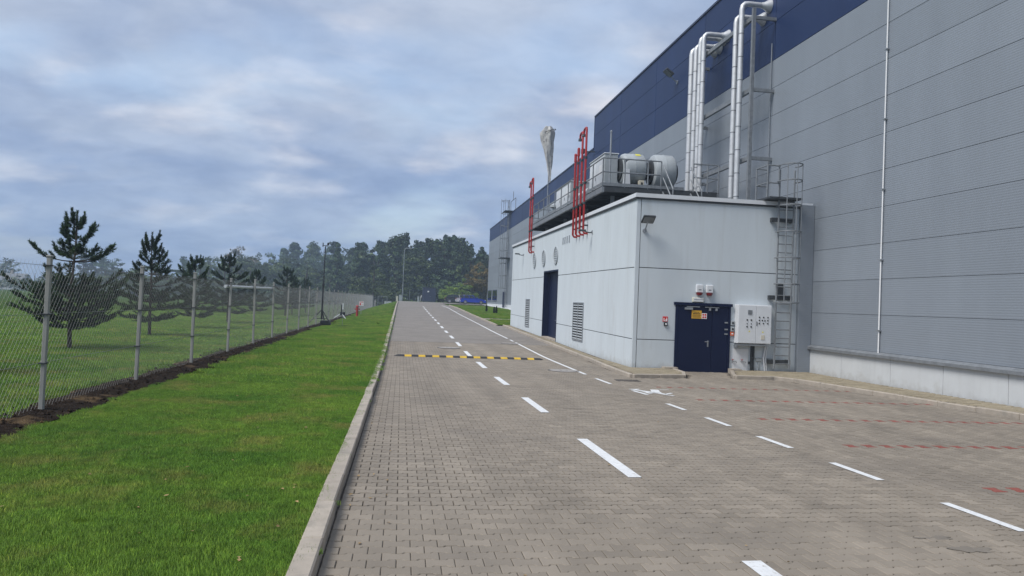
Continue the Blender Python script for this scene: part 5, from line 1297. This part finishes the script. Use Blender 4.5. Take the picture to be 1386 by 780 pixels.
kind_name = {'round': 'deciduous_tree', 'tall': 'tall_tree', 'spire': 'conifer_tree', 'bush': 'low_tree', 'bright': 'bright_tree', 'autumn': 'autumn_tree'}
def at_px(kind, px, topy, Y, wide=1., **kw):
    Y += 9 if 138 <= Y < 200 else 0
    X = px_dir(px)*Y; yh = 404+.039*(px-543.3); h = (yh-topy)*Y/1000+1.8-zf(X, Y); return tree(kind, X, Y, h*1.0, wide, **kw)
skyline = [(322, 352, 190, 'round'), (335, 340, 175, 'autumn'), (352, 350, 185, 'round'), (374, 345, 180, 'round'), (392, 338, 175, 'tall'), (404, 330, 170, 'tall'), (416, 334, 172, 'round'), (428, 330, 165, 'tall'),
           (441, 333, 168, 'round'), (453, 328, 160, 'tall'), (466, 334, 165, 'round'), (478, 336, 160, 'tall'), (490, 329, 158, 'tall'), (503, 333, 160, 'round'), (516, 327, 155, 'tall'), (528, 322, 152, 'tall'),
           (540, 318, 150, 'tall'), (553, 325, 152, 'round'), (566, 326, 150, 'tall'), (580, 324, 148, 'tall'), (592, 325, 150, 'tall'), (605, 320, 148, 'tall'), (618, 322, 150, 'tall'), (628, 332, 152, 'tall'), (638, 339, 150, 'round'), (648, 338, 155, 'tall'), (658, 344, 150, 'tall'), (670, 346, 155, 'round')]
for i, (px, ty, Y, k) in enumerate(skyline): at_px(k, px, ty, Y*(1+.45*min(1, max(0, (500-px)/70))), (.95 if k == 'round' else 1.15)*rnd.uniform(.85, 1.15), label=LOOK[k]+' tree on the skyline of the wood, '+ORD[len(skyline)-1-i]+' from the factory corner')
for i in range(34):
    px = 330+i*10.2+rnd.uniform(-3, 3); k = rnd.choice(['round', 'tall', 'bush', 'tall']); at_px(k, px, 352+rnd.uniform(-8, 12)-(10 if px > 510 else 0), 147+rnd.uniform(-3, 8)+max(0, (500-px)*.22), 1.4, label=LOOK[k]+' tree in the middle rank of the wood, '+ORD[33-i]+' from the factory corner')
for i in range(16):
    px = 350+i*20+rnd.uniform(-6, 6); at_px('bush', px, 378+rnd.uniform(-6, 8), 143+rnd.uniform(-3, 4), 1.8, label='low rounded tree along the foot of the wood, '+ORD[15-i]+' from the factory corner')
at_px('bush', 506, 346, 136, 1.25, label='broad green rounded tree standing in front of the dark wood')
at_px('bright', 623, 369, 136, 1.25); at_px('bright', 606, 375, 137, 1.0, label='bright green low tree between the navy shed and the parked cars')
at_px('autumn', 641, 358, 137, 1.1); at_px('autumn', 655, 362, 137, 1.0, label='yellow-brown autumn tree half hidden by the far factory corner'); at_px('bush', 420, 366, 140, 1.8, label='low broad tree at the foot of the wood behind the instrument mast')
for i, (px, ty, k) in enumerate(((511, 330, 'spire'), (534, 321, 'spire'), (547, 319, 'spire'), (560, 329, 'spire'), (574, 326, 'spire'), (587, 325, 'spire'), (598, 321, 'spire'), (611, 319, 'spire'), (622, 325, 'spire'), (633, 333, 'spire'), (648, 337, 'spire'), (484, 333, 'spire'), (459, 331, 'spire'))):
    at_px(k, px, ty-4, 146, .85, label='pointed conifer rising among the crowns of the wood, '+ORD[i]+' counting from the street lamp')
# hazy country on the far side of the field
for i, (px, ty, Y, k, w) in enumerate(((4, 352, 260, 'round', 1.3), (24, 348, 250, 'round', 1.2), (40, 350, 255, 'tall', 1.6), (62, 352, 250, 'round', 1.2), (150, 346, 260, 'spire', 1.5), (160, 344, 262, 'spire', 1.5), (172, 348, 265, 'spire', 1.5), (184, 350, 250, 'round', 1.3),
                        (268, 350, 240, 'spire', 1.6), (280, 352, 235, 'round', 1.2), (298, 350, 215, 'round', 1.2), (312, 352, 205, 'round', 1.2))):
    at_px(k, px, ty, Y, w, group='trees beyond the field', label=LOOK[k]+' pale tree far across the field, '+ORD[i]+' from the picture edge')
FB = [214, 232, 250, 268, 288, 300, 196, 176, 120, 95, 140, 75, 318, 336, 350]
for i, (px, ty, Y) in enumerate(((214, 356, 150), (232, 352, 155), (250, 356, 150), (268, 358, 155), (288, 360, 150), (300, 362, 160), (196, 362, 160), (176, 366, 170), (120, 366, 190), (95, 370, 200), (140, 368, 185), (75, 371, 205), (318, 358, 150), (336, 360, 150), (350, 362, 152))):
    at_px('bush', px, ty, Y, 2.1, group='trees beyond the field', label='low misty tree at the field edge, '+ORD[sorted(FB).index(px)]+' from the houses')

def house(px, Y, w, d, hw, hr, rot, label):
    X = px_dir(px)*Y; t = thing('house', (X, Y, 0), label, 'house', 'far houses in the mist'); t.rotation_euler = (0, 0, rot)
    def b(mb, n, m, par): return mb.map(lambda x, y, z: (x+X, y+Y, z)).build(n, m, par)
    b(MB().box(-w/2, w/2, -d/2, d/2, 0, hw), 'wall', M_WHITEMETAL, t)
    rf = b(MB().prism([(-d/2-.4, hw), (d/2+.4, hw), (0, hw+hr)], 'x', -w/2-.4, w/2+.4), 'roof', M_ROOF, t); b(MB().box(w*.2, w*.2+.6, -.3, .3, hw+hr*.5, hw+hr+.8), 'chimney', M_CONC, rf)
    for k in range(int(w/3)):
        x = -w/2+1.2+k*3; wd = b(MB().box(x, x+1.3, -d/2-.05, -d/2, 1.0, 2.4), 'window', M_WHITE, t); b(MB().box(x+.1, x+1.2, -d/2-.06, -d/2-.051, 1.1, 2.3), 'pane', M_GLASS, wd)
house(8, 205, 11, 8, 3.2, 2.4, .25, 'low white house with a dark roof far across the field, nearest the picture edge'); house(24, 215, 8, 7, 3.4, 2.3, -.4, 'small white house with gable turned, beside the first far house'); house(56, 225, 13, 8, 2.6, 2.0, .1, 'long low pale house furthest along beyond the field')

# ------------------------------------------------------------------ far end of the road
def shed():
    x0, x1, y, z = 3.95, 6.35, 140, zf(5, 140)
    t = thing('shed', (5.1, y, z), 'dark navy box shed with a small white light at the end of the road', 'shed')
    MB().bbox(x0, x1, y, y+3, z-.3, z+2.6, .03).build('body', mat('navy_paint', (.035, .045, .095), .5), t); MB().box(x0-.08, x1+.08, y-.08, y+3.08, z+2.6, z+2.7).build('roof', M_DARKST, t)
    d = MB().box(x0+.4, x0+1.5, y-.03, y-.002, z-.2, z+2.1).build('door', mat('navy_paint', (.035, .045, .095), .5), t); MB().box(x0+1.3, x0+1.42, y-.07, y-.03, z+.9, z+1.0).build('handle', M_GALV, d)
    MB().bbox(x0+.85, x0+1.15, y-.10, y-.031, z+1.75, z+2.0, .02).build('light_panel', M_WHITE, t)
shed()
def street_lamp():
    x, y = .17, 134.; z = zf(x, y)
    t = thing('street_lamp', (x, y, z), 'slender grey street lamp with a short arm at the end of the road', 'street lamp')
    MB().tube([(x, y, z), (x, y, z+3.2)], .09, 8).build('pole', M_GALV, t); MB().tube([(x, y, z+3.2), (x+.02, y, z+9.1), (x+.25, y, z+9.45), (x+.9, y, z+9.5)], .06, 8).build('pole', M_GALV, t)
    MB().bbox(x+.8, x+1.5, y-.14, y+.14, z+9.44, z+9.56, .03).build('lamp_head', M_GALVD, t); MB().box(x-.12, x+.12, y-.14, y+.0, z+1.0, z+1.5).build('access_box', M_GALVD, t)
street_lamp()
for x, y, w, h, nm, m, lab, cat in ((-.15, 132, .5, 1.0, 'electrical_cabinet', M_FANGREY, 'pale grey electrical cabinet at the foot of the street lamp', 'cabinet'), (-.75, 132, .35, .85, 'utility_box', M_CREAM, 'small cream utility box beside the grey cabinet at the road end', 'box'), (3.1, 138, .35, .9, 'bollard', M_FANGREY, 'short grey bollard left of the navy shed', 'bollard'), (-2.3, 131, 1.2, .35, 'concrete_block', M_PLINTH, 'low white concrete block on the verge at the road end', 'block')):
    z = zf(x, y); t = thing(nm, (x, y, z), lab, cat); MB().bbox(x-w/2, x+w/2, y-.2, y+.2, z-.1, z+h, .03).build('body', m, t); MB().bbox(x-w/2-.02, x+w/2+.02, y-.22, y+.22, z+h, z+h+.05, .01).build('lid', m, t)
t = thing('leaning_post', (3.55, 138, 1.3), 'white leaning marker post beside the navy shed', 'post'); z = zf(3.5, 138); MB().tube([(3.4, 138, z), (3.65, 138, z+1.1)], .07, 6).build('post', M_WHITE, t); MB().box(3.3, 3.5, 137.9, 138.1, z-.05, z+.05).build('foot', M_CONC, t)
def end_fence():
    y = 143.5; t = thing('boundary_fence', (0, y, 1.3), 'dark wire-panel fence with slim posts across the end of the road', 'fence')
    xs = [-6+2.5*k for k in range(17)]
    for x in xs: z = zf(x, y); MB().box(x-.04, x+.04, y-.04, y+.04, z-.1, z+2.1).build('post', M_GALVD, t)
    for a, b in zip(xs, xs[1:]):
        mb = MB(); z = zf((a+b)/2, y)
        for k in range(11): mb.box(a+.04, b-.04, y-.006, y+.006, z+.1+.19*k, z+.12+.19*k)
        for k in range(12): mb.box(a+.1+k*.2, a+.11+k*.2, y-.012, y-.006, z+.05, z+2.05)
        mb.build('wire_panel', M_DARKST, t)
    t = thing('metal_gate', (-6.9, 128, .6), 'grey tubular gate frame where the long fence meets the verge', 'gate')
    z = zf(-3.2, 127); x0, x1, y = -3.9, -2.4, 127
    mb = MB(); mb.tube([(x0, y, z-.5), (x0, y, z+1.5), (x1, y, z+1.5), (x1, y, z-.5)], .05, 6); mb.build('gate_frame', M_GALV, t); mb = MB(); [mb.tube([(x0+.15*k, y, z), (x0+.15*k, y, z+1.45)], .012, 4) for k in range(1, 10)]; mb.build('gate_bars', M_GALVD, t)
end_fence()
def car(x, y, paint, label, rot=0.):
    z = zf(x, y); t = thing('parked_car', (x, y, z), label, 'car', 'cars parked beyond the factory corner')
    L = lambda mb, n, m, par, s=False: mb.map(lambda a, b, c: (a+x, b+y, c+z)).build(n, m, par, s)
    body = [(-2.05, .35), (-2.08, .62), (-2.0, .92), (-1.78, 1.0), (.75, 1.0), (1.3, .93), (1.85, .80), (2.08, .62), (2.1, .38), (2.0, .27), (-1.95, .27)]
    mb = MB(); n = len(body); secs = [(-.80, .94), (-.86, 1.0), (.86, 1.0), (.80, .94)]
    for yy, s in secs:
        for a, c in body: mb.v.append((a*s, yy, .62+(c-.62)*s))
    for i in range(3):
        for j in range(n): k = (j+1) % n; mb.face((i*n+j, (i+1)*n+j, (i+1)*n+k, i*n+k))
    mb.face(list(range(n))); mb.face([3*n+j for j in range(n)][::-1]); L(mb, 'body', paint, t)
    cab = [(-1.85, 1.0), (-1.5, 1.40), (-.9, 1.49), (.1, 1.47), (.75, 1.0)]
    def cabin(sc, y0, y1, zo):
        m = MB(); k = len(cab)
        for yy, t_ in ((-y0, 0), (y0, 0)):
            for a, c in cab: f = (c-1.0)/.5; m.v.append((a*sc, yy*(1-f*(1-y1/y0)), c+zo))
        for j in range(k): q = (j+1) % k; m.face((j, k+j, k+q, q))
        m.face(list(range(k))); m.face([k+j for j in range(k)][::-1]); return m
    L(cabin(1.0, .80, .62, 0), 'glasshouse', M_GLASS, t)
    mb = MB(); mb.add([(-1.5, -.64, 1.405), (-.9, -.63, 1.50), (.12, -.63, 1.485), (.12, .63, 1.485), (-.9, .63, 1.50), (-1.5, .64, 1.405), (-1.5, -.64, 1.38), (.12, -.64, 1.45), (.12, .64, 1.45), (-1.5, .64, 1.38)], [(0, 1, 4, 5), (1, 2, 3, 4), (0, 6, 7, 2, 1), (5, 4, 3, 8, 9), (2, 7, 8, 3), (0, 5, 9, 6)]); L(mb, 'roof', paint, t)
    for xx in (-.62, -1.42, .30):
        mb = MB()
        for s in (-1, 1): mb.tube([(xx-.05, s*.815, 1.0), (xx-.12+.1*(xx > 0)*-3, s*.655, 1.46)], .035, 4)
        L(mb, 'pillar', paint, t)
    for xx in (-1.3, 1.32):
        for s in (-1, 1):
            w = L(MB().lathe((xx, s*.70, .31), (0, s, 0), [(0, .31), (.15, .31), (.18, .27)], 18), 'wheel', M_BLACK, t); L(MB().lathe((xx, s*.70, .31), (0, s, 0), [(.181, .20), (.186, .19), (.186, 0)], 14), 'rim', M_GALV, w)
    for s in (-1, 1):
        L(MB().bbox(1.86, 2.07, s*.62-.16, s*.62+.16, .62, .76, .02), 'headlight', M_WHITE, t); L(MB().bbox(-2.085, -1.9, s*.68-.10, s*.68+.10, .70, .95, .02), 'tail_light', M_REDPLAS, t)
        L(MB().bbox(.55, .72, s*.90-.08, s*.90+.08, 1.0, 1.12, .02), 'wing_mirror', paint, t)
    L(MB().box(-2.11, -2.085, -.26, .26, .48, .60), 'number_plate', M_WHITE, t); L(MB().box(-2.04, 2.04, -.84, .84, .22, .32), 'sill', M_BLACK, t)
    return t
P_BLUE = mat('blue_car_paint', (.014, .055, .52), .25); P_WHITE = mat('white_car_paint', (.68, .68, .68), .25); P_DARK = mat('dark_car_paint', (.035, .04, .045), .3)
car(11.75, 122.5, P_BLUE, 'bright blue hatchback parked side-on beyond the grass'); car(11.2, 125.6, P_WHITE, 'white car parked just behind the blue hatchback'); car(9.6, 129.4, P_DARK, 'dark grey car parked behind the white one')

def thuja(x, y, h, label):
    z = zf(x, y)+.06; t = thing('conifer_shrub', (x, y, z), label, 'shrub', 'small upright conifers on the far lawn')
    r = np.random.default_rng(int(x*100)); n = 500; u = r.random(n); a = r.uniform(0, 6.28, n); w = .11*(1-u)**.6*(.4+.6*np.minimum(1, u*5))*r.random(n)**.3
    p = np.c_[np.cos(a)*w, np.sin(a)*w, u*h]; s = .05; d = r.normal(0, 1, (n, 3)); d[:, 2] += 1.5; d /= np.linalg.norm(d, axis=1)[:, None]; q = np.cross(d, r.normal(0, 1, (n, 3))); q /= np.linalg.norm(q, axis=1)[:, None]
    V = np.stack([p-q*s*.6, p+q*s*.6, p+d*s*2], 1).reshape(-1, 3); put('crown', np_mesh('crown', V, np.arange(3*n).reshape(-1, 3), M_SHRUB, np.repeat(r.random(n), 3)), t)
    MB().tube([(x, y, z-.02), (x, y, z+h*.7)], .025, 5).build('trunk', M_BARK, t)
thuja(8.75, 76, .66, 'small dark upright conifer standing alone on the far lawn'); thuja(9.05, 72, .60, 'small dark upright conifer, first of the close pair on the far lawn'); thuja(9.35, 72.6, .66, 'small dark upright conifer, nearer the factory in the close pair')

# ------------------------------------------------------------------ haze
def haze():
    m = bpy.data.materials.new('haze'); m.use_nodes = True; N = m.node_tree.nodes; N.remove(N['Principled BSDF'])
    v = N.new('ShaderNodeVolumePrincipled'); v.inputs['Color'].default_value = (.66, .82, 1., 1); v.inputs['Density'].default_value = .0012; v.inputs['Anisotropy'].default_value = .2
    m.node_tree.links.new(v.outputs[0], N['Material Output'].inputs['Volume'])
    try: m.cycles.homogeneous_volume = True
    except Exception: pass
    MB().box(-1150, 1150, -100, 1560, -1.3, 19).build('haze', m, kind='stuff')
haze()
